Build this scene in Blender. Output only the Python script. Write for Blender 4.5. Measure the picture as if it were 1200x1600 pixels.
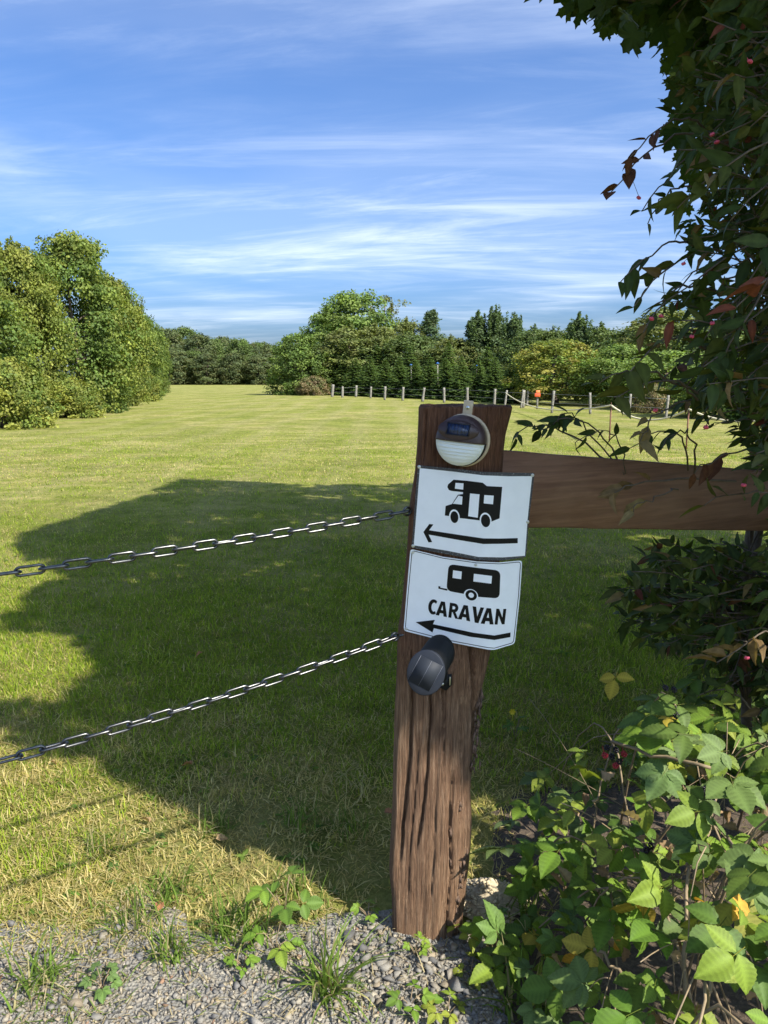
import bpy, bmesh, math
import numpy as np
from mathutils import Vector, Matrix
from mathutils.geometry import tessellate_polygon

for o in list(bpy.data.objects):
    bpy.data.objects.remove(o)
scene = bpy.context.scene
COL = scene.collection
R = math.radians

# ------------------------------------------------------------------ camera
F = 1186.0                      # focal length in pixels of the 1200 x 1600 photograph
PITCH = math.atan2(210.0, F)    # horizon sits 210 px above the middle
CAMZ = 1.5
CP, SP = math.cos(PITCH), math.sin(PITCH)
cam_d = bpy.data.cameras.new('camera')
cam_d.sensor_fit = 'VERTICAL'
cam_d.sensor_height = 36.0
cam_d.lens = F / 1600.0 * 36.0
cam_d.clip_start = 0.05
cam_d.clip_end = 3000
cam = bpy.data.objects.new('camera', cam_d)
COL.objects.link(cam)
cam.location = (0, 0, CAMZ)
cam.rotation_euler = (math.pi / 2 - PITCH, 0, 0)
scene.camera = cam

# ------------------------------------------------------------------ light
SUN_EL = R(45)
SUN_AZ = math.atan2(0.75, -0.66)          # from +Y clockwise: behind the camera, to the right
SUN = np.array([math.sin(SUN_AZ) * math.cos(SUN_EL), math.cos(SUN_AZ) * math.cos(SUN_EL), math.sin(SUN_EL)])
world = bpy.data.worlds.new('World')
scene.world = world
world.use_nodes = True
wn, wl = world.node_tree.nodes, world.node_tree.links
wn.clear()
w_out = wn.new('ShaderNodeOutputWorld')
w_bg = wn.new('ShaderNodeBackground')
w_sky = wn.new('ShaderNodeTexSky')
w_sky.sky_type = 'NISHITA'
w_sky.sun_disc = False
w_sky.sun_elevation = SUN_EL
w_sky.sun_rotation = SUN_AZ
w_sky.altitude = 250
w_sky.air_density = 0.9
w_sky.dust_density = 4.0
w_sky.ozone_density = 3.0
SKY_STRENGTH = 0.10
w_bg.inputs['Strength'].default_value = SKY_STRENGTH


def wnode(t, **kw):
    n = wn.new(t)
    for k, v in kw.items():
        setattr(n, k, v)
    return n


def wmath(op, a, b=None, clamp=False):
    n = wn.new('ShaderNodeMath')
    n.operation = op
    n.use_clamp = clamp
    for i, s in enumerate((a, b)):
        if s is None:
            continue
        if isinstance(s, (int, float)):
            n.inputs[i].default_value = s
        else:
            wl.new(s, n.inputs[i])
    return n.outputs[0]


tc = wnode('ShaderNodeTexCoord')
sx = wnode('ShaderNodeSeparateXYZ')
wl.new(tc.outputs['Generated'], sx.inputs[0])
zz = wmath('ADD', wmath('MAXIMUM', sx.outputs['Z'], 0.0), 0.10)
ux = wmath('DIVIDE', sx.outputs['X'], zz)
uy = wmath('DIVIDE', sx.outputs['Y'], zz)


def cirrus(scale_x, scale_y, rot, off, detail, rough, dist, lo, hi):
    c, s = math.cos(rot), math.sin(rot)
    a = wmath('ADD', wmath('MULTIPLY', ux, c * scale_x), wmath('MULTIPLY', uy, s * scale_x))
    b = wmath('ADD', wmath('MULTIPLY', ux, -s * scale_y), wmath('MULTIPLY', uy, c * scale_y))
    cb = wnode('ShaderNodeCombineXYZ')
    wl.new(a, cb.inputs[0])
    wl.new(b, cb.inputs[1])
    cb.inputs[2].default_value = off
    n = wnode('ShaderNodeTexNoise')
    n.inputs['Scale'].default_value = 1.0
    n.inputs['Detail'].default_value = detail
    n.inputs['Roughness'].default_value = rough
    n.inputs['Distortion'].default_value = dist
    wl.new(cb.outputs[0], n.inputs['Vector'])
    m = wnode('ShaderNodeMapRange')
    m.interpolation_type = 'SMOOTHSTEP'
    m.inputs['From Min'].default_value = lo
    m.inputs['From Max'].default_value = hi
    wl.new(n.outputs[0], m.inputs['Value'])
    return m.outputs[0]


c1 = cirrus(0.36, 1.15, R(1), 3.3, 12, 0.62, 0.7, 0.47, 0.80)    # long streaks
c2 = cirrus(0.8, 2.6, R(-10), 6.7, 11, 0.66, 0.6, 0.42, 0.78)       # finer fibres
c3 = cirrus(0.35, 0.55, R(30), 3.9, 5, 0.5, 0.4, 0.36, 0.66)      # wide veil
cl = wmath('ADD', wmath('MULTIPLY', c1, 0.72), wmath('MULTIPLY', wmath('MULTIPLY', c2, c3), 0.8))
cl = wmath('ADD', cl, wmath('MULTIPLY', c3, 0.24))
cl = wmath('MULTIPLY', wmath('MINIMUM', cl, 1.0), 0.56)
tint = wnode('ShaderNodeMix')
tint.data_type = 'RGBA'
tint.blend_type = 'MULTIPLY'
tint.inputs['Factor'].default_value = 1.0
wl.new(w_sky.outputs[0], tint.inputs[6])
tint.inputs[7].default_value = (0.44, 0.62, 0.85, 1)
mix = wnode('ShaderNodeMix')
mix.data_type = 'RGBA'
wl.new(cl, mix.inputs['Factor'])
wl.new(tint.outputs[2], mix.inputs[6])
mix.inputs[7].default_value = (4.6, 5.0, 5.6, 1)
wl.new(mix.outputs[2], w_bg.inputs['Color'])
wl.new(w_bg.outputs[0], w_out.inputs['Surface'])

sun_d = bpy.data.lights.new('sun', 'SUN')
sun_d.energy = 3.4
sun_d.angle = R(0.53)
sun_d.color = (1.0, 0.95, 0.86)
sun = bpy.data.objects.new('sun', sun_d)
COL.objects.link(sun)
sun.rotation_euler = Vector(SUN).to_track_quat('Z', 'Y').to_euler()
sun.location = (6, -5, 12)

vs = scene.view_settings
vs.view_transform = 'Standard'
vs.look = 'None'
vs.gamma = 1
vs.use_curve_mapping = False
vs.exposure = 1.5
scene.cycles.use_denoising = True
scene.cycles.max_bounces = 8
scene.cycles.transparent_max_bounces = 6


# ------------------------------------------------------------------ helpers
def P(px, py, d):
    """photo pixel + depth along the view axis -> world point"""
    x = (px - 600.0) / F
    y = (py - 800.0) / F
    return np.array([x * d, d * (CP - y * SP), CAMZ - d * (SP + y * CP)])


def ray(px, py):
    x = (px - 600.0) / F
    y = (py - 800.0) / F
    return np.array([x, CP - y * SP, -(SP + y * CP)])


def G(px, py, z=0.0):
    r = ray(px, py)
    t = (z - CAMZ) / r[2]
    return np.array([r[0] * t, r[1] * t, z])


def proj(p):
    """world points (n,3) -> photo pixels and depth"""
    p = np.atleast_2d(p)
    d = p[:, 1] * CP - (p[:, 2] - CAMZ) * SP
    up = p[:, 1] * SP + (p[:, 2] - CAMZ) * CP
    dd = np.where(np.abs(d) < 1e-4, 1e-4, d)
    return 600 + F * p[:, 0] / dd, 800 - F * up / dd, d


def h3(ix, iy, iz):
    n = (ix * 374761393 + iy * 668265263 + iz * 1274126177) & 0x7fffffff
    n = ((n ^ (n >> 13)) * 1274126177) & 0x7fffffff
    n = n ^ (n >> 16)
    return (n & 0xffff) / 65535.0


def vnoise(x, y, z=0.0):
    x, y, z = np.broadcast_arrays(np.asarray(x, float), np.asarray(y, float), np.asarray(z, float))
    ix, iy, iz = (np.floor(v).astype(np.int64) for v in (x, y, z))
    fx, fy, fz = x - ix, y - iy, z - iz
    fx, fy, fz = (v * v * (3 - 2 * v) for v in (fx, fy, fz))
    r = 0
    for dx in (0, 1):
        for dy in (0, 1):
            for dz in (0, 1):
                w = (fx if dx else 1 - fx) * (fy if dy else 1 - fy) * (fz if dz else 1 - fz)
                r = r + w * h3(ix + dx, iy + dy, iz + dz)
    return r


def fbm(x, y, z=0.0, o=4):
    r, a, s = 0, 0.5, 0
    for k in range(o):
        f = 2.0 ** k
        r = r + a * vnoise(np.asarray(x) * f + 17.3 * k, np.asarray(y) * f + 5.1 * k, np.asarray(z) * f + 3.3 * k)
        s += a
        a *= 0.5
    return r / s


def smooth(a, b, x):
    t = np.clip((np.asarray(x, float) - a) / (b - a), 0, 1)
    return t * t * (3 - 2 * t)


def unit(v):
    v = np.asarray(v, float)
    return v / (np.linalg.norm(v, axis=-1, keepdims=True) + 1e-12)


def mesh_np(name, V, faces, col=None, smooth_shade=False):
    """V (n,3); faces: list of (m,k) integer arrays; col: (n,3) point colours"""
    me = bpy.data.meshes.new(name)
    V = np.asarray(V, np.float32)
    me.vertices.add(len(V))
    me.vertices.foreach_set('co', V.ravel())
    loops, starts, at = [], [], 0
    for f in faces:
        f = np.asarray(f, np.int32)
        if f.size == 0:
            continue
        loops.append(f.ravel())
        starts.append(at + np.arange(len(f)) * f.shape[1])
        at += f.size
    loops = np.concatenate(loops).astype(np.int32)
    starts = np.concatenate(starts).astype(np.int32)
    me.loops.add(len(loops))
    me.loops.foreach_set('vertex_index', loops)
    me.polygons.add(len(starts))
    me.polygons.foreach_set('loop_start', starts)
    if smooth_shade:
        me.polygons.foreach_set('use_smooth', np.ones(len(starts), bool))
    me.update(calc_edges=True)
    if col is not None:
        a = me.color_attributes.new('Col', 'FLOAT_COLOR', 'POINT')
        c = np.ones((len(V), 4), np.float32)
        c[:, :3] = col
        a.data.foreach_set('color', c.ravel())
    return me


def obj(name, me, mat=None, parent=None):
    o = bpy.data.objects.new(name, me)
    COL.objects.link(o)
    if mat is not None and me is not None and len(me.materials) == 0:
        me.materials.append(mat)
    if parent is not None:
        o.parent = parent
    return o


def tag(o, label=None, cat=None, group=None, kind=None):
    if label:
        o['label'] = label
    if cat:
        o['category'] = cat
    if group:
        o['group'] = group
    if kind:
        o['kind'] = kind
    return o


def thing(name, label, cat, loc=(0, 0, 0), group=None):
    o = bpy.data.objects.new(name, None)
    o.empty_display_size = 0.1
    COL.objects.link(o)
    o.location = loc
    return tag(o, label, cat, group)


class MB:
    """collects shapes, all kept as point/face lists, for ONE mesh"""

    def __init__(self):
        self.v, self.f, self.n, self.c = [], {}, 0, []

    def add(self, V, faces, col=None):
        V = np.asarray(V, float)
        for f in faces:
            f = np.asarray(f)
            if f.size:
                self.f.setdefault(f.shape[1], []).append(f + self.n)
        self.v.append(V)
        self.n += len(V)
        c = np.ones((len(V), 3)) * (np.asarray(col) if col is not None else 0.5)
        self.c.append(c)

    def tube(self, pts, rad, seg=6, col=None, cap=True):
        pts = np.asarray(pts, float)
        n = len(pts)
        rad = np.broadcast_to(np.asarray(rad, float), (n,))
        t = unit(np.gradient(pts, axis=0))
        ref = np.array([0, 0, 1.0]) if abs(t[0][2]) < 0.9 else np.array([1.0, 0, 0])
        a = unit(np.cross(t, ref))
        b = np.cross(t, a)
        ang = np.arange(seg) * 2 * np.pi / seg
        V = (pts[:, None] + rad[:, None, None] * (np.cos(ang)[None, :, None] * a[:, None] + np.sin(ang)[None, :, None] * b[:, None]))
        i = np.arange(n - 1)[:, None] * seg
        j = np.arange(seg)[None]
        k = (j + 1) % seg
        q = np.stack([i + j, i + k, i + k + seg, i + j + seg], -1).reshape(-1, 4)
        fs = [q]
        if cap:
            fs.append(np.stack([np.arange(seg)[::-1]]))
            fs.append(np.stack([np.arange(seg) + (n - 1) * seg]))
        self.add(V.reshape(-1, 3), fs, col)

    def box(self, c, x, y, z, hx, hy, hz, col=None, bev=0.0):
        c, x, y, z = (np.asarray(v, float) for v in (c, x, y, z))
        bm = bmesh.new()
        bmesh.ops.create_cube(bm, size=2)
        for v in bm.verts:
            v.co = (v.co.x * hx, v.co.y * hy, v.co.z * hz)
        if bev:
            bmesh.ops.bevel(bm, geom=bm.edges[:], offset=bev, segments=2, affect='EDGES', profile=0.5)
        bm.verts.index_update()
        V = np.array([v.co[:] for v in bm.verts])
        V = c + V[:, :1] * x + V[:, 1:2] * y + V[:, 2:] * z
        by = {}
        for f in bm.faces:
            by.setdefault(len(f.verts), []).append([v.index for v in f.verts])
        self.add(V, [np.array(v) for v in by.values()], col)
        bm.free()

    def lathe(self, prof, c, x, y, z, seg=32, a0=0.0, a1=2 * math.pi, col=None):
        """prof: (radius, height along z)"""
        prof = np.asarray(prof, float)
        c, x, y, z = (np.asarray(v, float) for v in (c, x, y, z))
        full = abs(a1 - a0 - 2 * math.pi) < 1e-6
        m = seg if full else seg + 1
        ang = a0 + (a1 - a0) * np.arange(m) / seg
        V = c + prof[:, None, :1] * (np.cos(ang)[None, :, None] * x + np.sin(ang)[None, :, None] * y) + prof[:, None, 1:] * z
        i = np.arange(len(prof) - 1)[:, None] * m
        j = np.arange(seg)[None]
        k = (j + 1) % m
        q = np.stack([i + j, i + k, i + k + m, i + j + m], -1).reshape(-1, 4)
        self.add(V.reshape(-1, 3), [q], col)

    def mesh(self, name, smooth_shade=False):
        return mesh_np(name, np.concatenate(self.v), [np.concatenate(f) for f in self.f.values()], np.concatenate(self.c), smooth_shade)

    def build(self, name, mat, parent=None, smooth_shade=False):
        return obj(name, self.mesh(name, smooth_shade), mat, parent)


def scatter(tV, tF, pos, X, Y, Z, col, tcol=None):
    """copies of a template (verts tV, faces list tF) at pos with axes X,Y,Z (scaled); returns V,F,C"""
    N, k = len(pos), len(tV)
    V = pos[:, None] + tV[None, :, :1] * X[:, None] + tV[None, :, 1:2] * Y[:, None] + tV[None, :, 2:] * Z[:, None]
    off = (np.arange(N) * k)[:, None, None]
    Fs = [(f[None] + off).reshape(-1, f.shape[1]) for f in tF]
    C = np.repeat(col[:, None], k, 1)
    if tcol is not None:
        C = C * tcol[None]
    return V.reshape(-1, 3), Fs, C.reshape(-1, 3)


# ------------------------------------------------------------------ materials
def new_mat(name):
    m = bpy.data.materials.new(name)
    m.use_nodes = True
    nt = m.node_tree
    b = nt.nodes['Principled BSDF']
    return m, nt, b


def N(nt, t, **inp):
    n = nt.nodes.new(t)
    for k, v in inp.items():
        if k in n.inputs:
            n.inputs[k].default_value = v
        else:
            setattr(n, k, v)
    return n


def ramp(nt, fac, stops):
    r = nt.nodes.new('ShaderNodeValToRGB')
    e = r.color_ramp.elements
    while len(e) < len(stops):
        e.new(0.5)
    for el, (p, c) in zip(e, stops):
        el.position = p
        el.color = (*c, 1) if len(c) == 3 else c
    nt.links.new(fac, r.inputs[0])
    return r.outputs[0]


def mapped(nt, scale=(1, 1, 1), coord='Object'):
    t = nt.nodes.new('ShaderNodeTexCoord')
    m = nt.nodes.new('ShaderNodeMapping')
    m.inputs['Scale'].default_value = scale
    nt.links.new(t.outputs[coord], m.inputs[0])
    return m.outputs[0]


def noise(nt, vec, scale, detail=4, rough=0.55, dist=0.0):
    n = N(nt, 'ShaderNodeTexNoise', Scale=scale, Detail=detail, Roughness=rough, Distortion=dist)
    nt.links.new(vec, n.inputs['Vector'])
    return n.outputs[0]


def bump(nt, b, height, strength, dist=0.01):
    n = N(nt, 'ShaderNodeBump', Strength=strength, Distance=dist)
    nt.links.new(height, n.inputs['Height'])
    nt.links.new(n.outputs[0], b.inputs['Normal'])


def mixc(nt, fac, a, b, mode='MIX'):
    m = nt.nodes.new('ShaderNodeMix')
    m.data_type = 'RGBA'
    m.blend_type = mode
    for s, v in ((m.inputs['Factor'], fac), (m.inputs[6], a), (m.inputs[7], b)):
        if isinstance(v, bpy.types.NodeSocket):
            nt.links.new(v, s)
        else:
            s.default_value = v if not isinstance(v, tuple) or len(v) == 4 else (*v, 1)
    return m.outputs[2]


def leaf_mat(name, transl=0.3, rough=0.5, spec=0.35, tint=(1.25, 1.3, 0.6), bump_scale=0):
    m, nt, b = new_mat(name)
    a = N(nt, 'ShaderNodeAttribute', attribute_name='Col')
    b.inputs['Roughness'].default_value = rough
    b.inputs['Specular IOR Level'].default_value = spec
    v = mapped(nt)
    n = noise(nt, v, 60 if bump_scale == 0 else bump_scale, 3)
    c = mixc(nt, 1.0, a.outputs['Color'], ramp(nt, n, [(0.3, (0.78, 0.78, 0.78)), (0.7, (1.15, 1.15, 1.15))]), 'MULTIPLY')
    nt.links.new(c, b.inputs['Base Color'])
    tr = N(nt, 'ShaderNodeBsdfTranslucent')
    nt.links.new(mixc(nt, 1.0, c, tint, 'MULTIPLY'), tr.inputs['Color'])
    ms = N(nt, 'ShaderNodeMixShader', Fac=transl)
    nt.links.new(b.outputs[0], ms.inputs[1])
    nt.links.new(tr.outputs[0], ms.inputs[2])
    nt.links.new(ms.outputs[0], nt.nodes['Material Output'].inputs['Surface'])
    return m


def plain(name, col, rough=0.5, metal=0.0, var=0.12, scale=40, bmp=0.0, spec=0.5):
    m, nt, b = new_mat(name)
    v = mapped(nt)
    n = noise(nt, v, scale, 5)
    lo = tuple(max(0, c * (1 - var)) for c in col)
    hi = tuple(min(1, c * (1 + var)) for c in col)
    nt.links.new(ramp(nt, n, [(0.3, lo), (0.7, hi)]), b.inputs['Base Color'])
    b.inputs['Roughness'].default_value = rough
    b.inputs['Metallic'].default_value = metal
    b.inputs['Specular IOR Level'].default_value = spec
    if bmp:
        bump(nt, b, n, bmp, 0.002)
    return m


M_LEAF_FAR = leaf_mat('foliage_far', 0.34, 0.6, 0.25, bump_scale=2)
M_LEAF = leaf_mat('foliage_near', 0.34, 0.55, 0.2, bump_scale=90)
M_SPINDLE = leaf_mat('foliage_spindle', 0.25, 0.6, 0.18, bump_scale=90)
M_GRASS = leaf_mat('grass_blades', 0.45, 0.7, 0.08, bump_scale=6)
M_TWIG = plain('twig_bark', (0.10, 0.075, 0.05), 0.8, var=0.35, scale=60, bmp=0.3)
M_BARK = plain('tree_bark', (0.11, 0.085, 0.065), 0.9, var=0.4, scale=12, bmp=0.6)

# meadow ground
M_MEADOW, nt, b = new_mat('mown_meadow')
v = mapped(nt)
n_big = noise(nt, v, 0.22, 5, 0.6)
n_mid = noise(nt, v, 1.7, 6, 0.65)
vs_ = mapped(nt, (0.9, 1.7, 1))
n_str = noise(nt, vs_, 0.55, 6, 0.62, 1.4)
n_fine = noise(nt, v, 55, 4, 0.7)
green = mixc(nt, n_mid, (0.155, 0.192, 0.030), (0.235, 0.250, 0.056))
straw = mixc(nt, n_fine, (0.32, 0.27, 0.105), (0.47, 0.395, 0.17))
f1 = ramp(nt, n_str, [(0.40, (0, 0, 0)), (0.62, (1, 1, 1))])
f2 = ramp(nt, n_big, [(0.38, (0.20, 0.20, 0.20)), (0.62, (0.9, 0.9, 0.9))])
c = mixc(nt, mixc(nt, 1.0, f1, f2, 'MULTIPLY'), green, straw)
wv = N(nt, 'ShaderNodeTexWave', Scale=0.42, Distortion=3.5, Detail=2.0)
wv.inputs['Detail Scale'].default_value = 0.35
wmap = mapped(nt, (0.55, 1.0, 1))
nt.links.new(wmap, wv.inputs['Vector'])
c = mixc(nt, ramp(nt, wv.outputs[0], [(0.45, (0, 0, 0)), (1.0, (0.36, 0.36, 0.36))]), c, (0.32, 0.29, 0.125))
c = mixc(nt, 1.0, c, ramp(nt, n_fine, [(0.25, (0.62, 0.62, 0.62)), (0.75, (1.2, 1.2, 1.2))]), 'MULTIPLY')
n_tex = noise(nt, mapped(nt, (1.0, 0.45, 1)), 7.0, 6, 0.75)
c = mixc(nt, 1.0, c, ramp(nt, n_tex, [(0.32, (0.60, 0.66, 0.55)), (0.5, (1.0, 1.0, 1.0)), (0.68, (1.28, 1.2, 1.25))]), 'MULTIPLY')
n_pat = noise(nt, mapped(nt, (0.6, 0.8, 1)), 0.8, 7, 0.7)
c = mixc(nt, 1.0, c, ramp(nt, n_pat, [(0.34, (0.72, 0.74, 0.70)), (0.62, (1.10, 1.08, 1.10))]), 'MULTIPLY')
nt.links.new(c, b.inputs['Base Color'])
b.inputs['Roughness'].default_value = 0.9
b.inputs['Specular IOR Level'].default_value = 0.03
n_b = noise(nt, v, 26, 6, 0.75)
bump(nt, b, n_b, 0.8, 0.05)

M_GRAVELBED, nt, b = new_mat('gravel_bed')
v = mapped(nt)
vo = N(nt, 'ShaderNodeTexVoronoi', Scale=95.0)
nt.links.new(v, vo.inputs['Vector'])
g = ramp(nt, vo.outputs['Color'], [(0.1, (0.13, 0.125, 0.115)), (0.55, (0.20, 0.19, 0.165)), (0.95, (0.26, 0.24, 0.20))])
n1 = noise(nt, v, 9, 5)
g = mixc(nt, ramp(nt, n1, [(0.45, (0, 0, 0)), (0.65, (0.7, 0.7, 0.7))]), g, (0.25, 0.21, 0.15))
nt.links.new(g, b.inputs['Base Color'])
b.inputs['Roughness'].default_value = 0.95
bump(nt, b, vo.outputs['Distance'], 0.8, 0.012)

M_STONE, nt, b = new_mat('gravel_stone')
a = N(nt, 'ShaderNodeAttribute', attribute_name='Col')
v = mapped(nt)
n1 = noise(nt, v, 120, 5, 0.7)
nt.links.new(mixc(nt, 1.0, a.outputs['Color'], ramp(nt, n1, [(0.3, (0.7, 0.7, 0.7)), (0.7, (1.25, 1.25, 1.25))]), 'MULTIPLY'), b.inputs['Base Color'])
b.inputs['Roughness'].default_value = 0.85
bump(nt, b, n1, 0.4, 0.002)

# weathered oak of the post
M_POST, nt, b = new_mat('weathered_oak')
vl = mapped(nt, (1, 1, 0.045))
vg = mapped(nt, (1, 1, 0.02))
n_grain = noise(nt, vl, 190, 8, 0.72, 0.2)
n_fine = noise(nt, vg, 620, 4, 0.7)
n_blot = noise(nt, mapped(nt, (1, 1, 0.35)), 9, 5, 0.6)
base = ramp(nt, n_grain, [(0.28, (0.045, 0.024, 0.014)), (0.42, (0.200, 0.112, 0.062)), (0.56, (0.33, 0.200, 0.115)), (0.72, (0.54, 0.375, 0.245))])
base = mixc(nt, ramp(nt, n_blot, [(0.38, (0.75, 0.75, 0.75)), (0.62, (0, 0, 0))]), base, mixc(nt, 0.55, base, (0.075, 0.036, 0.026)))
base = mixc(nt, 1.0, base, ramp(nt, n_fine, [(0.32, (0.45, 0.45, 0.45)), (0.68, (1.4, 1.4, 1.4))]), 'MULTIPLY')
# upper part darker for an old red-brown stain and painted-in shade, the foot bleached
sxyz = nt.nodes.new('ShaderNodeSeparateXYZ')
nt.links.new(mapped(nt), sxyz.inputs[0])
mr = N(nt, 'ShaderNodeMapRange')
mr.inputs['From Min'].default_value = 0.62
mr.inputs['From Max'].default_value = 1.0
nt.links.new(sxyz.outputs['Z'], mr.inputs['Value'])
base = mixc(nt, mr.outputs[0], base, mixc(nt, 1.0, base, (0.72, 0.56, 0.52), 'MULTIPLY'))
nt.links.new(base, b.inputs['Base Color'])
b.inputs['Roughness'].default_value = 0.78
b.inputs['Specular IOR Level'].default_value = 0.25
addn = N(nt, 'ShaderNodeMath', operation='ADD')
nt.links.new(n_grain, addn.inputs[0])
nt.links.new(n_fine, addn.inputs[1])
bump(nt, b, addn.outputs[0], 1.0, 0.007)

M_BARKSTRIP = plain('crumbling_bark', (0.12, 0.075, 0.05), 0.95, var=0.6, scale=140, bmp=1.0)

# planed rail board (object X runs along the board)
M_RAIL, nt, b = new_mat('stained_board')
vl = mapped(nt, (0.06, 1, 1))
n_grain = noise(nt, vl, 75, 8, 0.65, 0.6)
n_blot = noise(nt, mapped(nt, (0.6, 1, 1)), 6, 4)
base = ramp(nt, n_grain, [(0.25, (0.110, 0.054, 0.032)), (0.5, (0.200, 0.102, 0.060)), (0.75, (0.290, 0.160, 0.095))])
base = mixc(nt, ramp(nt, n_blot, [(0.4, (0, 0, 0)), (0.7, (0.5, 0.5, 0.5))]), base, (0.27, 0.170, 0.110))
nt.links.new(base, b.inputs['Base Color'])
b.inputs['Roughness'].default_value = 0.62
b.inputs['Specular IOR Level'].default_value = 0.3
bump(nt, b, n_grain, 0.35, 0.003)

M_SIGNWHITE, nt, b = new_mat('sign_enamel_white')
v = mapped(nt)
n1 = noise(nt, v, 25, 5)
n2 = noise(nt, v, 300, 3, 0.7)
c = ramp(nt, n1, [(0.3, (0.82, 0.83, 0.85)), (0.7, (0.87, 0.88, 0.90))])
c = mixc(nt, ramp(nt, n2, [(0.71, (0, 0, 0)), (0.78, (0.5, 0.5, 0.5))]), c, (0.4, 0.38, 0.36))
nt.links.new(c, b.inputs['Base Color'])
b.inputs['Roughness'].default_value = 0.28
M_SIGNBLACK = plain('sign_print_black', (0.006, 0.006, 0.007), 0.4, var=0.1, spec=0.2)
M_SIGNEDGE, nt, b = new_mat('sign_border_dark')
n2 = noise(nt, mapped(nt), 260, 4, 0.7)
nt.links.new(ramp(nt, n2, [(0.55, (0.035, 0.036, 0.045)), (0.72, (0.30, 0.30, 0.31))]), b.inputs['Base Color'])
b.inputs['Roughness'].default_value = 0.4
M_STEEL = plain('screw_steel', (0.62, 0.62, 0.60), 0.3, 1.0, 0.1)
M_CHAIN, nt, b = new_mat('chain_steel')
v = mapped(nt)
n1 = noise(nt, v, 45, 4)
nt.links.new(ramp(nt, n1, [(0.35, (0.07, 0.07, 0.07)), (0.7, (0.17, 0.168, 0.16))]), b.inputs['Base Color'])
b.inputs['Metallic'].default_value = 1.0
b.inputs['Roughness'].default_value = 0.34
M_BROWNPL = plain('lamp_brown_plastic', (0.050, 0.030, 0.032), 0.42, var=0.1, scale=60)
M_BEIGE = plain('lamp_beige_bracket', (0.50, 0.40, 0.27), 0.5, var=0.12, scale=50)
M_BLACKPL = plain('lamp_black_plastic', (0.010, 0.011, 0.012), 0.62, var=0.1, spec=0.25)
M_GREYRIM = plain('lamp_grey_rim', (0.022, 0.026, 0.036), 0.6, var=0.1, spec=0.3)
M_LENS, nt, b = new_mat('lamp_frosted_lens')
b.inputs['Base Color'].default_value = (0.72, 0.75, 0.72, 1)
b.inputs['Roughness'].default_value = 0.3
b.inputs['Subsurface Weight'].default_value = 0.2
b.inputs['Subsurface Radius'].default_value = (0.01, 0.01, 0.01)
M_CELL, nt, b = new_mat('solar_cell')
n1 = noise(nt, mapped(nt, (1, 1, 0.2)), 160, 3)
nt.links.new(ramp(nt, n1, [(0.35, (0.010, 0.016, 0.045)), (0.7, (0.03, 0.05, 0.11))]), b.inputs['Base Color'])
b.inputs['Roughness'].default_value = 0.16
M_CELLLINE = plain('solar_cell_seam', (0.006, 0.006, 0.01), 0.4)
M_CELL2, nt, b = new_mat('solar_cell_grey')
b.inputs['Base Color'].default_value = (0.022, 0.026, 0.034, 1)
b.inputs['Roughness'].default_value = 0.6
b.inputs['Specular IOR Level'].default_value = 0.3
M_CELLLINE2 = plain('solar_cell_grid', (0.14, 0.15, 0.18), 0.4)
M_OLDPOST = plain('grey_weathered_stake', (0.205, 0.19, 0.16), 0.9, var=0.4, scale=20, bmp=0.3)
M_WIRE = plain('fence_wire', (0.30, 0.30, 0.29), 0.5, 0.8)
M_ROPE = plain('pale_rope', (0.62, 0.55, 0.36), 0.8, var=0.15)
M_RUST = plain('rusty_rod', (0.17, 0.075, 0.045), 0.8, var=0.3)
M_RED = plain('orange_red_plastic', (0.72, 0.10, 0.03), 0.45, var=0.08)
M_ORANGE = plain('orange_plastic', (0.75, 0.22, 0.06), 0.45, var=0.08)
M_BLUE = plain('blue_plastic', (0.03, 0.12, 0.34), 0.45, var=0.08)
M_PINK = plain('spindle_fruit_pink', (0.62, 0.075, 0.13), 0.4, var=0.15, scale=90)
M_BERRYB = plain('ripe_blackberry', (0.010, 0.006, 0.012), 0.25, var=0.2)
M_BERRYR = plain('unripe_blackberry', (0.35, 0.02, 0.03), 0.3, var=0.2)
M_CANE = plain('bramble_cane', (0.22, 0.16, 0.09), 0.7, var=0.35, scale=30)
M_YELLOW = plain('yellow_petal', (0.80, 0.60, 0.03), 0.5, var=0.1)
M_SAND = plain('sandy_soil', (0.46, 0.38, 0.25), 0.95, var=0.25, scale=70, bmp=1.0)

# ------------------------------------------------------------------ ground
rng = np.random.default_rng(11)


def H(x, y):
    """gentle unevenness of the ground near the camera"""
    x, y = np.asarray(x, float), np.asarray(y, float)
    near = 1 - smooth(10, 25, np.hypot(x, y))
    return near * ((fbm(x * 1.3 + 40, y * 1.3 + 40, 0, 3) - 0.5) * 0.035)


# limit between gravel and grass, traced on the ground
_gl = np.array([G(px, py)[:2] for px, py in ((-260, 1425), (0, 1452), (120, 1442), (215, 1425), (300, 1452), (420, 1462), (520, 1425), (610, 1420), (700, 1455), (760, 1490), (790, 1560), (830, 1640), (860, 1760))])


def gravel_depth(x, y):
    """> 0 inside the gravel, in metres towards the camera"""
    x = np.asarray(x, float)
    lim = np.interp(x, _gl[:, 0], _gl[:, 1], right=-5)
    lim = lim + 0.11 * (fbm(x * 6, np.asarray(y) * 6, 1.0, 3) - 0.5) * 2
    return lim - y


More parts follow.
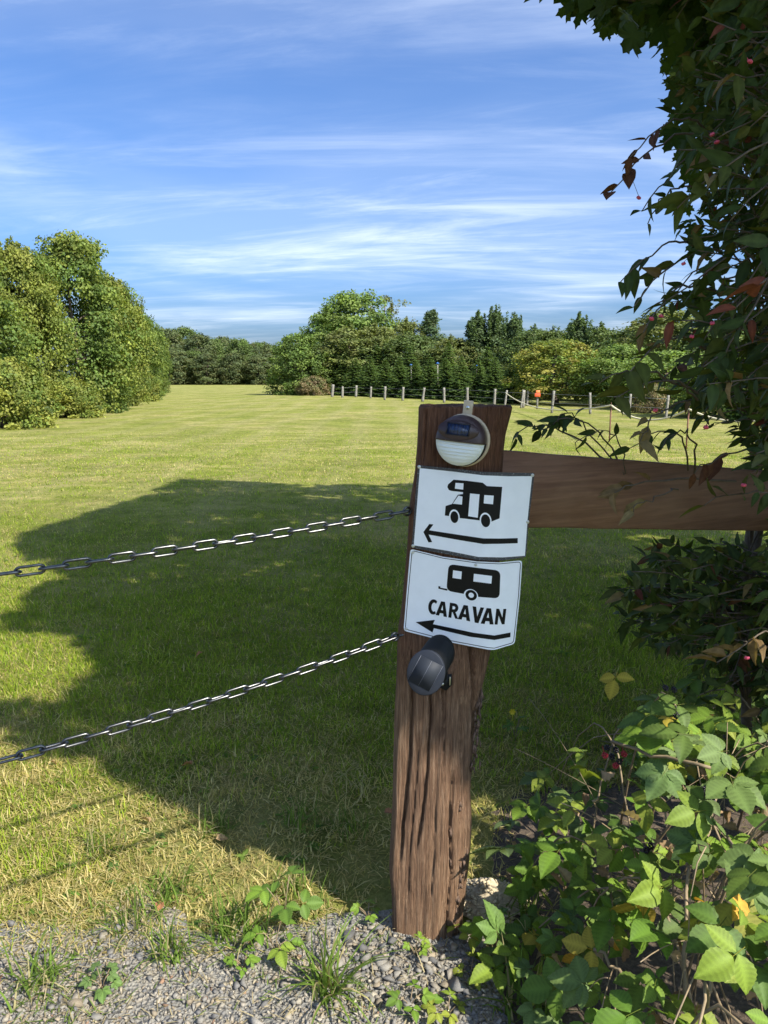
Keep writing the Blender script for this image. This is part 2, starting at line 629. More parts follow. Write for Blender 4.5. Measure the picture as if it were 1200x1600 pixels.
xs = np.concatenate([-np.geomspace(600, 3.2, 34), np.linspace(-3, 3, 121), np.geomspace(3.2, 600, 34)])
ys = np.concatenate([np.linspace(-60, 0.2, 14), np.linspace(0.4, 7, 130), np.geomspace(7.2, 900, 56)])
gx, gy = np.meshgrid(xs, ys)
gz = H(gx, gy)
nx, ny = len(xs), len(ys)
i = np.arange(ny - 1)[:, None] * nx
j = np.arange(nx - 1)[None]
q = np.stack([i + j, i + j + 1, i + j + 1 + nx, i + j + nx], -1).reshape(-1, 4)
ground = obj('meadow', mesh_np('meadow', np.stack([gx, gy, gz], -1).reshape(-1, 3), [q], smooth_shade=True), M_MEADOW)
tag(ground, 'wide mown meadow of yellow-green grass reaching to the woods', kind='structure')

# gravel sheet
xs = np.linspace(-2.6, 0.75, 140)
ys = np.linspace(0.0, 2.25, 100)
gx, gy = np.meshgrid(xs, ys)
inside = gravel_depth(gx, gy)
gz = H(gx, gy) + np.where(inside > 0, 0.006, 0.006 + np.maximum(inside, -0.2) * 0.25)
nx, ny = len(xs), len(ys)
i = np.arange(ny - 1)[:, None] * nx
j = np.arange(nx - 1)[None]
q = np.stack([i + j, i + j + 1, i + j + 1 + nx, i + j + nx], -1).reshape(-1, 4)
keep = (inside.ravel()[q].max(1) > -0.06)
q = q[keep]
used = np.unique(q)
remap = -np.ones(nx * ny, int)
remap[used] = np.arange(len(used))
V = np.stack([gx, gy, gz], -1).reshape(-1, 3)[used]
gravel = obj('gravel_path', mesh_np('gravel_path', V, [remap[q]], smooth_shade=True), M_GRAVELBED)
tag(gravel, 'grey gravel path along the meadow edge', kind='structure')

# ------------------------------------------------------------------ gravel stones
def ico():
    bm = bmesh.new()
    bmesh.ops.create_icosphere(bm, subdivisions=1, radius=1)
    V = np.array([v.co[:] for v in bm.verts])
    bm.verts.index_update()
    Fc = np.array([[v.index for v in f.verts] for f in bm.faces])
    bm.free()
    return V, Fc


ICO_V, ICO_F = ico()
STONE_COLS = np.array([[0.215, 0.21, 0.20], [0.165, 0.165, 0.17], [0.27, 0.25, 0.22], [0.245, 0.21, 0.16], [0.31, 0.29, 0.25], [0.24, 0.15, 0.10], [0.12, 0.122, 0.13], [0.28, 0.25, 0.19]]) * np.array([0.94, 0.885, 0.78])
STONE_W = np.array([0.24, 0.16, 0.19, 0.14, 0.12, 0.02, 0.06, 0.07])


def stone_shapes(r, n):
    """angular chippings: hulls of a few random points"""
    out = []
    for _ in range(n):
        p = unit(r.normal(0, 1, (9, 3))) * r.uniform(0.75, 1.2, (9, 1))
        p *= np.array([1.0, r.uniform(0.6, 0.95), r.uniform(0.35, 0.7)])
        bm = bmesh.new()
        for q_ in p:
            bm.verts.new(q_)
        h_ = bmesh.ops.convex_hull(bm, input=bm.verts[:])
        bmesh.ops.delete(bm, geom=[v_ for v_ in bm.verts if not v_.link_faces], context='VERTS')
        bmesh.ops.triangulate(bm, faces=bm.faces[:])
        bm.verts.index_update()
        out.append((np.array([v_.co[:] for v_ in bm.verts]), np.array([[v_.index for v_ in f.verts] for f in bm.faces])))
        bm.free()
    return out


SHAPES = stone_shapes(rng, 14)


def rand_rot(r, n, tilt=0.5):
    """random axes with limited tilt"""
    a = r.uniform(0, 2 * np.pi, n)
    z = unit(np.stack([r.normal(0, tilt, n), r.normal(0, tilt, n), np.ones(n)], -1))
    x = unit(np.stack([np.cos(a), np.sin(a), np.zeros(n)], -1))
    y = unit(np.cross(z, x))
    x = np.cross(y, z)
    return x, y, z


# small stones nobody could count
mb_v, mb_f, mb_c, off = [], [], [], 0
n = 12500
sx_ = rng.uniform(-1.35, 0.62, n * 2)
sy_ = rng.uniform(1.3, 2.2, n * 2)
ins = gravel_depth(sx_, sy_)
ok = rng.random(n * 2) < np.clip(0.25 + ins * 7, 0, 1)
# grass grows over parts of the gravel
ok &= rng.random(n * 2) < 0.25 + 0.75 * smooth(0.40, 0.55, fbm(sx_ * 4.2, sy_ * 4.2, 7.0, 3) + np.clip(ins, 0, 0.3))
sx_, sy_ = sx_[ok][:n], sy_[ok][:n]
for k, (sh, shf) in enumerate(SHAPES):
    m = np.arange(len(sx_)) % len(SHAPES) == k
    if not m.any():
        continue
    c_ = m.sum()
    s = rng.lognormal(math.log(0.0052), 0.40, c_)
    x, y, z = rand_rot(rng, c_)
    pos = np.stack([sx_[m], sy_[m], H(sx_[m], sy_[m]) + 0.006 + s * 0.28], -1)
    colr = STONE_COLS[rng.choice(len(STONE_COLS), c_, p=STONE_W)] * rng.uniform(0.75, 1.2, (c_, 1))
    V, Fs, C = scatter(sh, [shf], pos, x * s[:, None], y * s[:, None], z * s[:, None], colr)
    mb_v.append(V)
    mb_f.append(Fs[0] + off)
    mb_c.append(C)
    off += len(V)
o = obj('gravel', mesh_np('gravel', np.concatenate(mb_v), [np.concatenate(mb_f)], np.concatenate(mb_c)), M_STONE, gravel)
tag(o, kind='stuff')

# larger stones, each one a piece of the path
stone_meshes = []
for k in range(24):
    stone_meshes.append(mesh_np('stone', SHAPES[k % 14][0], [SHAPES[k % 14][1]], np.ones((len(SHAPES[k % 14][0]), 3)) * STONE_COLS[rng.choice(8, p=STONE_W)] * rng.uniform(0.8, 1.2)))
cnt = 0
while cnt < 285:
    if rng.random() < 0.62:
        px, py = rng.normal(640, 85), rng.normal(1520, 42)
    else:
        px, py = rng.uniform(0, 620), rng.uniform(1440, 1600)
    if py > 1605 or py < 1425:
        continue
    p = G(px, py)
    gd = gravel_depth(p[0], p[1])
    if gd < 0.0 or (p[0] > -0.01 and p[0] < 0.235 and p[1] > 1.80):
        continue
    s = min(rng.lognormal(math.log(0.0125 if px > 500 else 0.0105), 0.33), 0.034)
    o = obj('stone', stone_meshes[cnt % 24], M_STONE, gravel)
    x, y, z = rand_rot(rng, 1, 0.35)
    Mx = Matrix.Identity(4)
    for a_, ax in enumerate((x[0], y[0], z[0])):
        for b_ in range(3):
            Mx[b_][a_] = ax[b_] * s
    Mx.translation = Vector((p[0], p[1], float(H(p[0], p[1])) + 0.008 + s * 0.30))
    o.matrix_world = Mx
    cnt += 1

# ------------------------------------------------------------------ the old post with its rail
Y0 = 1.80          # front ridge of the post
XR = 755.0         # photo column of that ridge, at sign height


def ysurf(px):
    """front surface the signs are bent over: two planes meeting softly on the ridge"""
    m_ = (np.asarray(px, float) - XR) * 1.84 / F
    soft = 0.022
    return Y0 + np.where(m_ < 0, 0.20, 0.34) * (np.sqrt(m_ * m_ + soft * soft) - soft)


def on_plane(px, py, Y):
    r = ray(px, py)
    t = Y / r[1]
    return np.array([r[0] * t, Y, CAMZ + r[2] * t])


PL = np.array([(600, 657), (628, 656), (660, 655), (700, 653), (740, 650), (800, 641), (860, 637), (960, 628), (1000, 622), (1060, 620), (1110, 618), (1150, 617), (1200, 615), (1280, 613), (1340, 610), (1375, 609), (1410, 612), (1450, 613), (1560, 612)], float)
PR = np.array([(600, 806), (628, 804), (650, 799), (680, 791), (710, 787), (760, 785), (860, 783), (960, 776), (1010, 770), (1050, 761), (1100, 750), (1140, 745), (1200, 739), (1260, 736), (1300, 738), (1340, 735), (1400, 728), (1450, 722), (1560, 718)], float)

ZT = 1.432
NZ, NA = 430, 190
zl = np.linspace(-0.10, ZT, NZ)
ctrl = np.array([(0.02, 0.155), (0.0, 0.10), (0.0, 0.055), (0.03, 0.034), (0.12, 0.028), (0.35, 0.016), (0.62, 0.004), (0.80, 0.016), (0.94, 0.034), (1.0, 0.075), (1.0, 0.12), (0.94, 0.165), (0.7, 0.185), (0.3, 0.185), (0.08, 0.175)])
cc = np.vstack([ctrl, ctrl[:1]])
seglen = np.r_[0, np.cumsum(np.hypot(np.diff(cc[:, 0]) * 0.2, np.diff(cc[:, 1])))]
# denser at the front, where the camera looks
tt = np.linspace(0, seglen[-1], NA, endpoint=False)
uu = np.interp(tt, seglen, cc[:, 0])
ww = np.interp(tt, seglen, cc[:, 1])
for _ in range(3):
    uu = (np.roll(uu, 1) + uu * 2 + np.roll(uu, -1)) / 4
    ww = (np.roll(ww, 1) + ww * 2 + np.roll(ww, -1)) / 4
pyl = proj(np.stack([np.zeros(NZ), np.full(NZ, Y0 + 0.03), zl], -1))[1]
xl = np.array([on_plane(np.interp(p_, PL[:, 0], PL[:, 1]), p_, Y0 + 0.045)[0] for p_ in pyl])
xr = np.array([on_plane(np.interp(p_, PR[:, 0], PR[:, 1]), p_, Y0 + 0.075)[0] for p_ in pyl])
Xg = xl[:, None] + uu[None] * (xr - xl)[:, None]
Yg = Y0 + ww[None] + 0 * Xg
Zg = zl[:, None] + 0 * Xg
# outward direction of the ring
nxr = np.roll(ww, -1) - np.roll(ww, 1)
nyr = -(np.roll(uu, -1) - np.roll(uu, 1)) * 0.2
nn = np.hypot(nxr, nyr) + 1e-9
nxr, nyr = nxr / nn, nyr / nn
if (nyr[np.argmin(ww)]) > 0:
    nxr, nyr = -nxr, -nyr
s_ = (uu - 0.5) * 0.2 + np.where(ww > 0.1, 1.0, 0.0)      # running coordinate for the grain
warp = 0.012 * (fbm(s_[None] * 6, Zg * 2.2, 2.0, 3) - 0.5)
sg = s_[None] + warp
disp = 0.0032 * (fbm(sg * 55, Zg * 1.4, 1.0, 4) - 0.5)
g1 = fbm(sg * 210, Zg * 3.0, 5.0, 3)
disp += -0.0024 * smooth(0.56, 0.66, g1)
disp += 0.006 * (fbm(sg * 14, Zg * 5.0, 8.0, 3) - 0.5)


def groove(poly, width, depth):
    """a drying crack traced on the front face (photo rows/columns)"""
    global disp
    poly = np.array(poly, float)
    pxg = np.interp(pyl, poly[:, 1], poly[:, 0])
    xg = np.array([on_plane(a_, b_, Y0 + 0.012)[0] for a_, b_ in zip(pxg, pyl)])
    fade = smooth(poly[0, 1] - 12, poly[0, 1] + 25, pyl) * (1 - smooth(poly[-1, 1] - 45, poly[-1, 1] + 8, pyl))
    front = (ww < 0.07)[None]
    wob = 0.0018 * (fbm(Zg * 30, Zg * 0 + poly[0, 0], 0, 2) - 0.5) * 2
    disp = disp - front * fade[:, None] * depth * np.exp(-(((Xg + wob) - xg[:, None]) / width) ** 2)


groove([(641, 1000), (643, 1090), (640, 1180), (631, 1270), (624, 1350)], 0.0036, 0.017)
groove([(672, 1000), (672, 1110), (668, 1190), (661, 1260), (650, 1330)], 0.0030, 0.014)
groove([(735, 1000), (741, 1060), (744, 1130), (742, 1200)], 0.0042, 0.024)
groove([(708, 1200), (704, 1290), (706, 1360), (700, 1420), (698, 1475)], 0.0032, 0.015)
groove([(690, 1060), (694, 1170), (690, 1290)], 0.0018, 0.006)
groove([(655, 1150), (648, 1250), (640, 1330), (638, 1430)], 0.0018, 0.006)
groove([(720, 1080), (722, 1200), (718, 1290)], 0.0018, 0.006)
groove([(668, 628), (664, 690), (660, 740)], 0.0026, 0.008)
groove([(765, 628), (762, 690), (760, 740)], 0.0024, 0.007)
groove([(680, 1250), (676, 1350), (672, 1470)], 0.0016, 0.005)
Xg = Xg + disp * nxr[None]
Yg = Yg + disp * nyr[None]
# where the signs are screwed on, the wood was dressed flat
pxa, pya, _d = proj(np.stack([Xg, Yg, Zg], -1).reshape(-1, 3))
lim_ = (ysurf(pxa) + 0.005).reshape(Xg.shape)
fl = (smooth(690, 735, pya) * (1 - smooth(1012, 1060, pya))).reshape(Xg.shape)
Yg = np.where(Yg < lim_, Yg + (lim_ - Yg) * fl, Yg)
# ragged saw-cut top
Zg[-1] += 0.006 * (fbm(Xg[-1] * 60, Yg[-1] * 60, 0, 3) - 0.5) - 0.02 * (Xg[-1] - 0.2) * 0.0
Xg[-1] = Xg[-1] * 0.985 + 0.015 * Xg[-1].mean()
Yg[-1] = Yg[-1] * 0.97 + 0.03 * Yg[-1].mean()
V = np.stack([Xg, Yg, Zg], -1).reshape(-1, 3)
i = np.arange(NZ - 1)[:, None] * NA
j = np.arange(NA)[None]
k = (j + 1) % NA
q = np.stack([i + j, i + k, i + k + NA, i + j + NA], -1).reshape(-1, 4)
# top: inner rings down to a centre
ctr = V[-NA:].mean(0)
tops, topf = [], []
prev = np.arange(NA) + (NZ - 1) * NA
base_n = len(V)
for r_i, fr in enumerate((0.8, 0.55, 0.3, 0.1)):
    ringv = ctr + (V[(NZ - 1) * NA:NZ * NA] - ctr) * fr
    ringv[:, 2] += 0.008 * (fbm(ringv[:, 0] * 70, ringv[:, 1] * 70, 3.0, 3) - 0.5)
    tops.append(ringv)
    cur = np.arange(NA) + base_n + r_i * NA
    topf.append(np.stack([prev, np.roll(prev, -1), np.roll(cur, -1), cur], -1))
    prev = cur
V = np.concatenate([V] + tops)
fence = thing('wooden_fence', 'old brown oak post with a horizontal board rail beside the gravel path', 'fence', (0.12, 1.9, 0))
cap = np.stack([prev]) if False else prev[None]
pb = np.array([0.12, 1.9, 0.0])
post = obj('post', mesh_np('post', V - pb, [q] + topf + [cap], smooth_shade=True), M_POST, fence)
post['label'] = 'deeply cracked weathered oak post leaning slightly to the right'

# crumbling bark strip down the right edge of the foot
mb = MB()
for seg in ([(752, 1085), (746, 1120), (742, 1165), (740, 1205)], [(716, 1245), (712, 1300), (712, 1350)], [(728, 1330), (722, 1370), (712, 1420), (704, 1462)]):
    seg = np.array(seg, float)
    for py in np.arange(seg[0, 1], seg[-1, 1], 3.2):
        px = np.interp(py, seg[:, 1], seg[:, 0]) + rng.normal(0, 3.4)
        p = on_plane(px, py, Y0 + 0.012 + 0.0005 * max(0, px - 700) + rng.uniform(0, 0.012))
        sv, svf = SHAPES[rng.integers(14)]
        sv = sv[:, [1, 2, 0]] * np.array([1, 1, 2.6]) * rng.uniform(0.004, 0.008)
        mb.add(sv + p - pb, [svf])
o = mb.build('bark_strip', M_BARKSTRIP, post)
o['label'] = 'crumbling strip of bark along the edge'
o['kind'] = 'stuff'

# rail board
A_t, A_b = P(769, 702.5, 1.885), P(769, 827.5, 1.885)
B_t, B_b = P(1190, 736, 2.36), P(1190, 833, 2.36)
ax_t = B_t - A_t
ax_b = B_b - A_b
L_out = 1.75
A_b[:2] = A_t[:2]
dirh = unit(np.array([ax_t[0], ax_t[1], 0]))
nb = np.array([-dirh[1], dirh[0], 0])            # away from the camera
rail_pts = []
NS = 40
TH = 0.042
slope_t = ax_t[2] / np.hypot(ax_t[0], ax_t[1])
slope_b = ax_b[2] / np.hypot(ax_b[0], ax_b[1])
ringV = []
for k in range(NS + 1):
    s = L_out * k / NS
    wt = 0.0016 * (fbm(s * 9, 1.0, 0, 3) - 0.5) * 2
    wb = 0.0022 * (fbm(s * 9, 4.0, 0, 3) - 0.5) * 2
    zt = A_t[2] + slope_t * s + wt
    zb = A_b[2] + slope_b * s + wb
    b_ = A_t + dirh * s
    bv = 0.004
    prof = [(0, zb + bv), (0, zt - bv), (bv, zt), (TH - bv, zt), (TH, zt - bv), (TH, zb + bv), (TH - bv, zb), (bv, zb)]
    for (dn, z_) in prof:
        p = b_ + nb * dn
        ringV.append((s, dn, z_))
ringV = np.array(ringV)
i = np.arange(NS)[:, None] * 8
j = np.arange(8)[None]
k = (j + 1) % 8
q = np.stack([i + j, i + j + 8, i + k + 8, i + k], -1).reshape(-1, 4)
me = mesh_np('rail', ringV, [q, np.arange(8)[None], (np.arange(8)[::-1] + NS * 8)[None]])
rail = obj('rail', me, M_RAIL, fence)
Mx = Matrix.Identity(4)
for b_ in range(3):
    Mx[b_][0], Mx[b_][1], Mx[b_][2] = dirh[b_], nb[b_], (0, 0, 1)[b_]
Mx.translation = Vector((A_t[0] - pb[0], A_t[1] - pb[1], 0))
rail.matrix_local = Mx
rail['label'] = 'dark brown planed board running into the bush'
# the far end of the rail is carried by a second, plainer post hidden in the bush
e = A_t + dirh * (L_out - 0.12)
mb = MB()
zs = np.linspace(-0.05, 1.3, 24)
mb.tube(np.stack([e[0] + nb[0] * 0.12 + 0.01 * np.sin(zs * 5), e[1] + nb[1] * 0.12 + 0 * zs, zs], -1) - pb, 0.082 + 0.008 * np.sin(zs * 9), 12)
mb.build('post', M_POST, fence, True)

# ------------------------------------------------------------------ signs
def flat_poly(pts, off, mat, name, parent, thick=0.0, round_r=0.0):
    """a flat shape traced in photo pixels, bent over the front of the post"""
    pts = [Vector((p[0], p[1], 0)) for p in pts]
    tris = tessellate_polygon([pts])
    bm = bmesh.new()
    vsx = [bm.verts.new(p) for p in pts]
    for t in tris:
        try:
            bm.faces.new([vsx[a_] for a_ in t])
        except ValueError:
            pass
    x0, x1 = min(p.x for p in pts), max(p.x for p in pts)
    x = math.floor(x0 / 7) * 7 + 7
    while x < x1:
        g = bm.verts[:] + bm.edges[:] + bm.faces[:]
        bmesh.ops.bisect_plane(bm, geom=g, plane_co=(x, 0, 0), plane_no=(1, 0, 0), dist=1e-5)
        x += 7
    for v_ in bm.verts:
        v_.co.z = off
    if thick:
        ex = bmesh.ops.extrude_face_region(bm, geom=bm.faces[:])
        for v_ in ex['geom']:
            if isinstance(v_, bmesh.types.BMVert):
                v_.co.z = off - thick
    for v_ in bm.verts:
        px, py, of = v_.co
        v_.co = Vector(on_plane(px, py, float(ysurf(px)) - of - curl(px, py)) - SIGN_AT)
    bmesh.ops.recalc_face_normals(bm, faces=bm.faces[:])
    me = bpy.data.meshes.new(name)
    bm.to_mesh(me)
    bm.free()
    if not thick:                # printed faces look at the camera
        me.flip_normals() if me.polygons[0].normal.y > 0 else None
    return obj(name, me, mat, parent)


def rounded(pts, r, n=4):
    out = []
    m_ = len(pts)
    for k in range(m_):
        a_, b_, c_ = (np.array(pts[(k + d) % m_], float) for d in (-1, 0, 1))
        u, w = unit(a_ - b_), unit(c_ - b_)
        if abs(np.dot(u, w)) > 0.93:
            out.append(tuple(b_))
            continue
        for t in np.linspace(0, 1, n):
            out.append(tuple((1 - t) ** 2 * (b_ + u * r) + 2 * t * (1 - t) * b_ + t * t * (b_ + w * r)))
    return out


def ell(cx, cy, rx, ry, n=24, tilt=0.12):
    t = np.arange(n) * 2 * np.pi / n
    return [(cx + rx * math.cos(a_) , cy + ry * math.sin(a_) + tilt * rx * math.cos(a_)) for a_ in t]


def S1(pts):        # first detail crop: x4, origin (600, 600)
    return [(600 + x / 4.0, 600 + y / 4.0) for x, y in pts]


def S2(pts):        # second detail crop: x4, origin (600, 830)
    return [(600 + x / 4.0, 830 + y / 4.0) for x, y in pts]


def screw(parent, px, py, off, r=0.0042, name='screw'):
    c_ = on_plane(px, py, float(ysurf(px)) - off - curl(px, py)) - SIGN_AT
    mb = MB()
    mb.lathe([(0.0001, 0.0022), (r * 0.45, 0.0022), (r * 0.5, 0.0012), (r * 0.62, 0.0022), (r, 0.0014), (r, -0.002)], c_, (1, 0, 0), (0, 0, 1), (0, -1, 0), 14)
    mb.build(name, M_STEEL, parent, True)


# upper sign: motorhome
SIGN_AT = on_plane(735, 800, Y0)


def curl(px, py):
    return 0.004


sign1 = thing('metal_sign', 'white sign with a black motorhome and left arrow, dark worn border, on the post', 'sign', SIGN_AT)
out1 = rounded(S1([(212, 507), (420, 527), (620, 549), (780, 553), (941, 556), (922, 720), (905, 850), (888, 1080), (740, 1104), (590, 1102), (400, 1066), (172, 1022), (192, 760)]), 2.5)
flat_poly(out1, 0.0, M_SIGNEDGE, 'plate', sign1, 0.0016)
in1 = S1([(224, 526), (420, 546), (620, 571), (780, 577), (926, 576), (910, 720), (897, 850), (881, 1074), (740, 1084), (590, 1081), (400, 1043), (186, 1008), (206, 760)])
flat_poly(in1, 0.0005, M_SIGNWHITE, 'face', sign1)
g1p = thing('pictogram', None, None)
bpy.data.objects.remove(g1p)
van = flat_poly(S1([(435, 598), (520, 605), (617, 617), (643, 638), (739, 643), (722, 840), (672, 860), (600, 853), (475, 838), (420, 827), (380, 822), (385, 762), (425, 750), (462, 692), (493, 688), (494, 676), (420, 668), (405, 662), (396, 645), (400, 628)]), 0.0009, M_SIGNBLACK, 'motorhome_print', sign1)
for nm, pts in (('window_print', [(447, 618), (497, 621), (495, 660), (443, 654)]), ('window_print', [(466, 697), (491, 704), (487, 754), (430, 748)]), ('door_print', [(538, 684), (597, 690), (586, 836), (526, 826)]), ('window_print', [(627, 694), (686, 698), (681, 752), (623, 746)])):
    flat_poly(S1(pts), 0.0012, M_SIGNWHITE, nm, van)
for cx, cy, rx, ry in ((440, 832, 25, 37), (635, 855, 29, 40)):
    flat_poly(S1(ell(cx, cy - 2, rx + 8, ry + 9)), 0.0014, M_SIGNWHITE, 'wheel_arch_print', van)
    flat_poly(S1(ell(cx, cy, rx, ry)), 0.0017, M_SIGNBLACK, 'wheel_print', van)
flat_poly(S1([(246, 925), (283, 875), (309, 878), (282, 914), (450, 940), (620, 965), (730, 966), (836, 963), (836, 995), (730, 999), (620, 1000), (450, 972), (279, 941), (301, 988), (278, 990)]), 0.0009, M_SIGNBLACK, 'arrow_print', sign1)
for px, py in S1([(220, 518), (928, 570), (898, 862), (182, 1012)]):
    screw(sign1, px, py, 0.0012)

# lower sign: caravan
SIGN_AT = on_plane(725, 930, Y0)


def curl(px, py):
    # the sheet bows out a little from the post, its lower right corner bends back
    return 0.0005 - 0.10 * max(0.0, (px - 765) / F * 1.84) * max(0.0, (py - 900) / 100.0)


sign2 = thing('metal_sign', 'white sign reading CARAVAN with a black caravan and arrow, below the motorhome sign', 'sign', SIGN_AT)
out2 = rounded(S2([(165, 110), (370, 160), (580, 189), (720, 195), (864, 182), (850, 400), (817, 704), (755, 722), (690, 743), (650, 740), (400, 692), (122, 622), (140, 400)]), 5.0)
flat_poly(out2, 0.0, M_SIGNWHITE, 'plate', sign2, 0.0016)


def line_strip(pts, w, off, mat, name, parent):
    pts = [np.array(p, float) for p in pts]
    left, right = [], []
    m_ = len(pts)
    for k in range(m_):
        t = unit(pts[(k + 1) % m_] - pts[k - 1])
        n_ = np.array([-t[1], t[0]]) * w / 2
        left.append(pts[k] + n_)
        right.append(pts[k] - n_)
    bm = bmesh.new()
    lv = [bm.verts.new((*p, off)) for p in left]
    rv = [bm.verts.new((*p, off)) for p in right]
    for k in range(m_):
        bm.faces.new((lv[k], lv[(k + 1) % m_], rv[(k + 1) % m_], rv[k]))
    for v_ in bm.verts:
        px, py, of = v_.co
        v_.co = Vector(on_plane(px, py, float(ysurf(px)) - of - curl(px, py)) - SIGN_AT)
    me = bpy.data.meshes.new(name)
    bm.to_mesh(me)
    bm.free()
    return obj(name, me, mat, parent)


lp = [(176, 121), (370, 169), (580, 198), (720, 204), (854, 192), (841, 400), (809, 697), (755, 712), (690, 731), (650, 728), (400, 681), (133, 612), (150, 400)]
lp = rounded(S2(lp), 4.5, 5)
dense = []
for k in range(len(lp)):
    a_, b_ = np.array(lp[k]), np.array(lp[(k + 1) % len(lp)])
    m_ = max(1, int(np.hypot(*(b_ - a_)) / 6))
    dense += [tuple(a_ + (b_ - a_) * t / m_) for t in range(m_)]
line_strip(dense, 1.0, 0.0006, M_SIGNBLACK, 'border_print', sign2)
cv = flat_poly(rounded(S2([(404, 205), (560, 226), (728, 247), (722, 421), (585, 410), (495, 391), (390, 372)]), 9.0, 6), 0.0006, M_SIGNBLACK, 'caravan_print', sign2)
for pts in ([(432, 244), (486, 252), (483, 300), (428, 292)], [(562, 266), (675, 280), (671, 328), (558, 314)]):
    flat_poly(S2(pts), 0.0009, M_SIGNWHITE, 'window_print', cv)
flat_poly(S2(ell(543, 402, 45, 40)), 0.0010, M_SIGNWHITE, 'wheel_arch_print', cv)
flat_poly(S2(ell(545, 400, 36, 33)), 0.0013, M_SIGNBLACK, 'wheel_print', cv)
flat_poly(S2(ell(545, 400, 17, 16)), 0.0016, M_SIGNWHITE, 'hub_print', cv)
flat_poly(S2([(340, 343), (352, 345), (353, 353), (396, 361), (396, 372), (340, 359)]), 0.0006, M_SIGNBLACK, 'towbar_print', cv)
flat_poly(S2([(198, 568), (318, 554), (306, 581), (430, 607), (560, 635), (690, 652), (791, 633), (790, 662), (690, 680), (540, 660), (420, 632), (312, 606), (303, 633)]), 0.0006, M_SIGNBLACK, 'arrow_print', sign2)


# bold condensed capitals, each letter its own shape
def letter(chars):
    T = 0.27
    if chars == 'C':
        o_, i_ = [], []
        for t in np.linspace(-52, -308, 22):
            a_ = R(t)
            o_.append((0.56 + 0.56 * math.cos(a_), 0.5 + 0.52 * math.sin(a_)))
            i_.append((0.62 + 0.27 * math.cos(a_), 0.5 + 0.31 * math.sin(a_)))
        return [o_ + i_[::-1]], []
    if chars == 'A':
        return [[(-0.03, 1), (0.32, 0), (0.68, 0), (1.03, 1), (0.71, 1), (0.655, 0.81), (0.345, 0.81), (0.29, 1)]], [[(0.41, 0.59), (0.59, 0.59), (0.5, 0.25)]]
    if chars == 'R':
        top = [(0.0, 0.0)] + [(0.52 + 0.42 * math.cos(a_), 0.30 + 0.30 * math.sin(a_)) for a_ in np.linspace(-math.pi / 2, math.pi / 2 * 0.72, 10)]
        return [top + [(0.68, 0.57), (1.06, 1.0), (0.74, 1.0), (0.40, 0.61), (0.32, 0.595), (0.32, 1), (0, 1)]], [[(0.32, 0.20), (0.46, 0.20), (0.58, 0.23), (0.62, 0.30), (0.58, 0.38), (0.46, 0.41), (0.32, 0.41)]]
    if chars == 'V':
        return [[(-0.03, 0), (0.30, 0), (0.5, 0.60), (0.70, 0), (1.03, 0), (0.67, 1), (0.33, 1)]], []
    if chars == 'N':
        return [[(-0.02, 0), (0.27, 0), (0.71, 0.56), (0.71, 0), (1.02, 0), (1.02, 1), (0.74, 1), (0.29, 0.43), (0.29, 1), (-0.02, 1)]], []


TX, TY = [275, 345, 430, 510, 585, 650, 735, 765], [420, 437, 450, 464, 474, 482, 486, 485]
BX, BY = [275, 300, 360, 430, 510, 585, 650, 725, 765], [511, 517, 530, 543, 556, 574, 582, 584, 581]


def lmap(u, v_, x0, x1):
    xb = x0 + (x1 - x0) * u
    ts, bs = np.interp(xb, TX, TY), np.interp(xb, BX, BY)
    y_ = ts + (bs - ts) * v_
    return (xb + 11 * (0.5 - v_), y_)


for ch, x0, x1 in (('C', 277, 334), ('A', 330, 397), ('R', 407, 466), ('A', 469, 542), ('V', 550, 618), ('A', 612, 688), ('N', 698, 758)):
    outer, holes = letter(ch)
    o = flat_poly(S2([lmap(u, v_, x0, x1) for u, v_ in outer[0]]), 0.0006, M_SIGNBLACK, 'letter', sign2)
    o['label'] = 'printed letter ' + ch
    for hpts in holes:
        flat_poly(S2([lmap(u, v_, x0, x1) for u, v_ in hpts]), 0.0009, M_SIGNWHITE, 'letter_counter', o)
for px, py in ((743.5, 882.5), (645.5, 863), (635, 982)):
    screw(sign2, px, py, 0.0010, 0.0035)

# ------------------------------------------------------------------ round solar lamp near the top of the post
lc = P(720, 688, 1.792)
lz = unit(np.array([-0.26, -0.96, 0.04]))
ly = unit(np.array([0.10, 0, 1.0]) - np.dot(np.array([0.10, 0, 1.0]), lz) * lz)
lx = np.cross(ly, lz)
lamp = thing('solar_wall_lamp', 'round brown solar lamp with frosted ribbed lower half at the post top', 'lamp', lc)
Z3 = np.zeros(3)
RL = 0.0595
mb = MB()
prof = [(RL * 0.98, -0.014), (RL, -0.010), (RL, 0.008), (RL * 0.965, 0.016), (RL * 0.86, 0.025), (RL * 0.7, 0.0295), (RL * 0.45, 0.0315), (0.0002, 0.032)]
mb.lathe(prof, Z3, lx, ly, lz, 36, 0, math.pi)
# straight underside of the cap, a small lip over the lens
lipz = np.array([(-RL, -0.010), (-RL, 0.010), (-RL * 0.9, 0.024), (-RL * 0.5, 0.0325), (0, 0.0335), (RL * 0.5, 0.0325), (RL * 0.9, 0.024), (RL, 0.010), (RL, -0.010)])
lv = [lx * a_ + lz * b_ for a_, b_ in lipz] + [lx * a_ + lz * (b_ + 0.0) - ly * 0.003 for a_, b_ in lipz]
m_ = len(lipz)
mb.add(np.array(lv), [np.array([[k, k + 1, k + 1 + m_, k + m_] for k in range(m_ - 1)]), np.array([list(range(m_, 2 * m_))])])
mb.build('cap', M_BROWNPL, lamp, True)
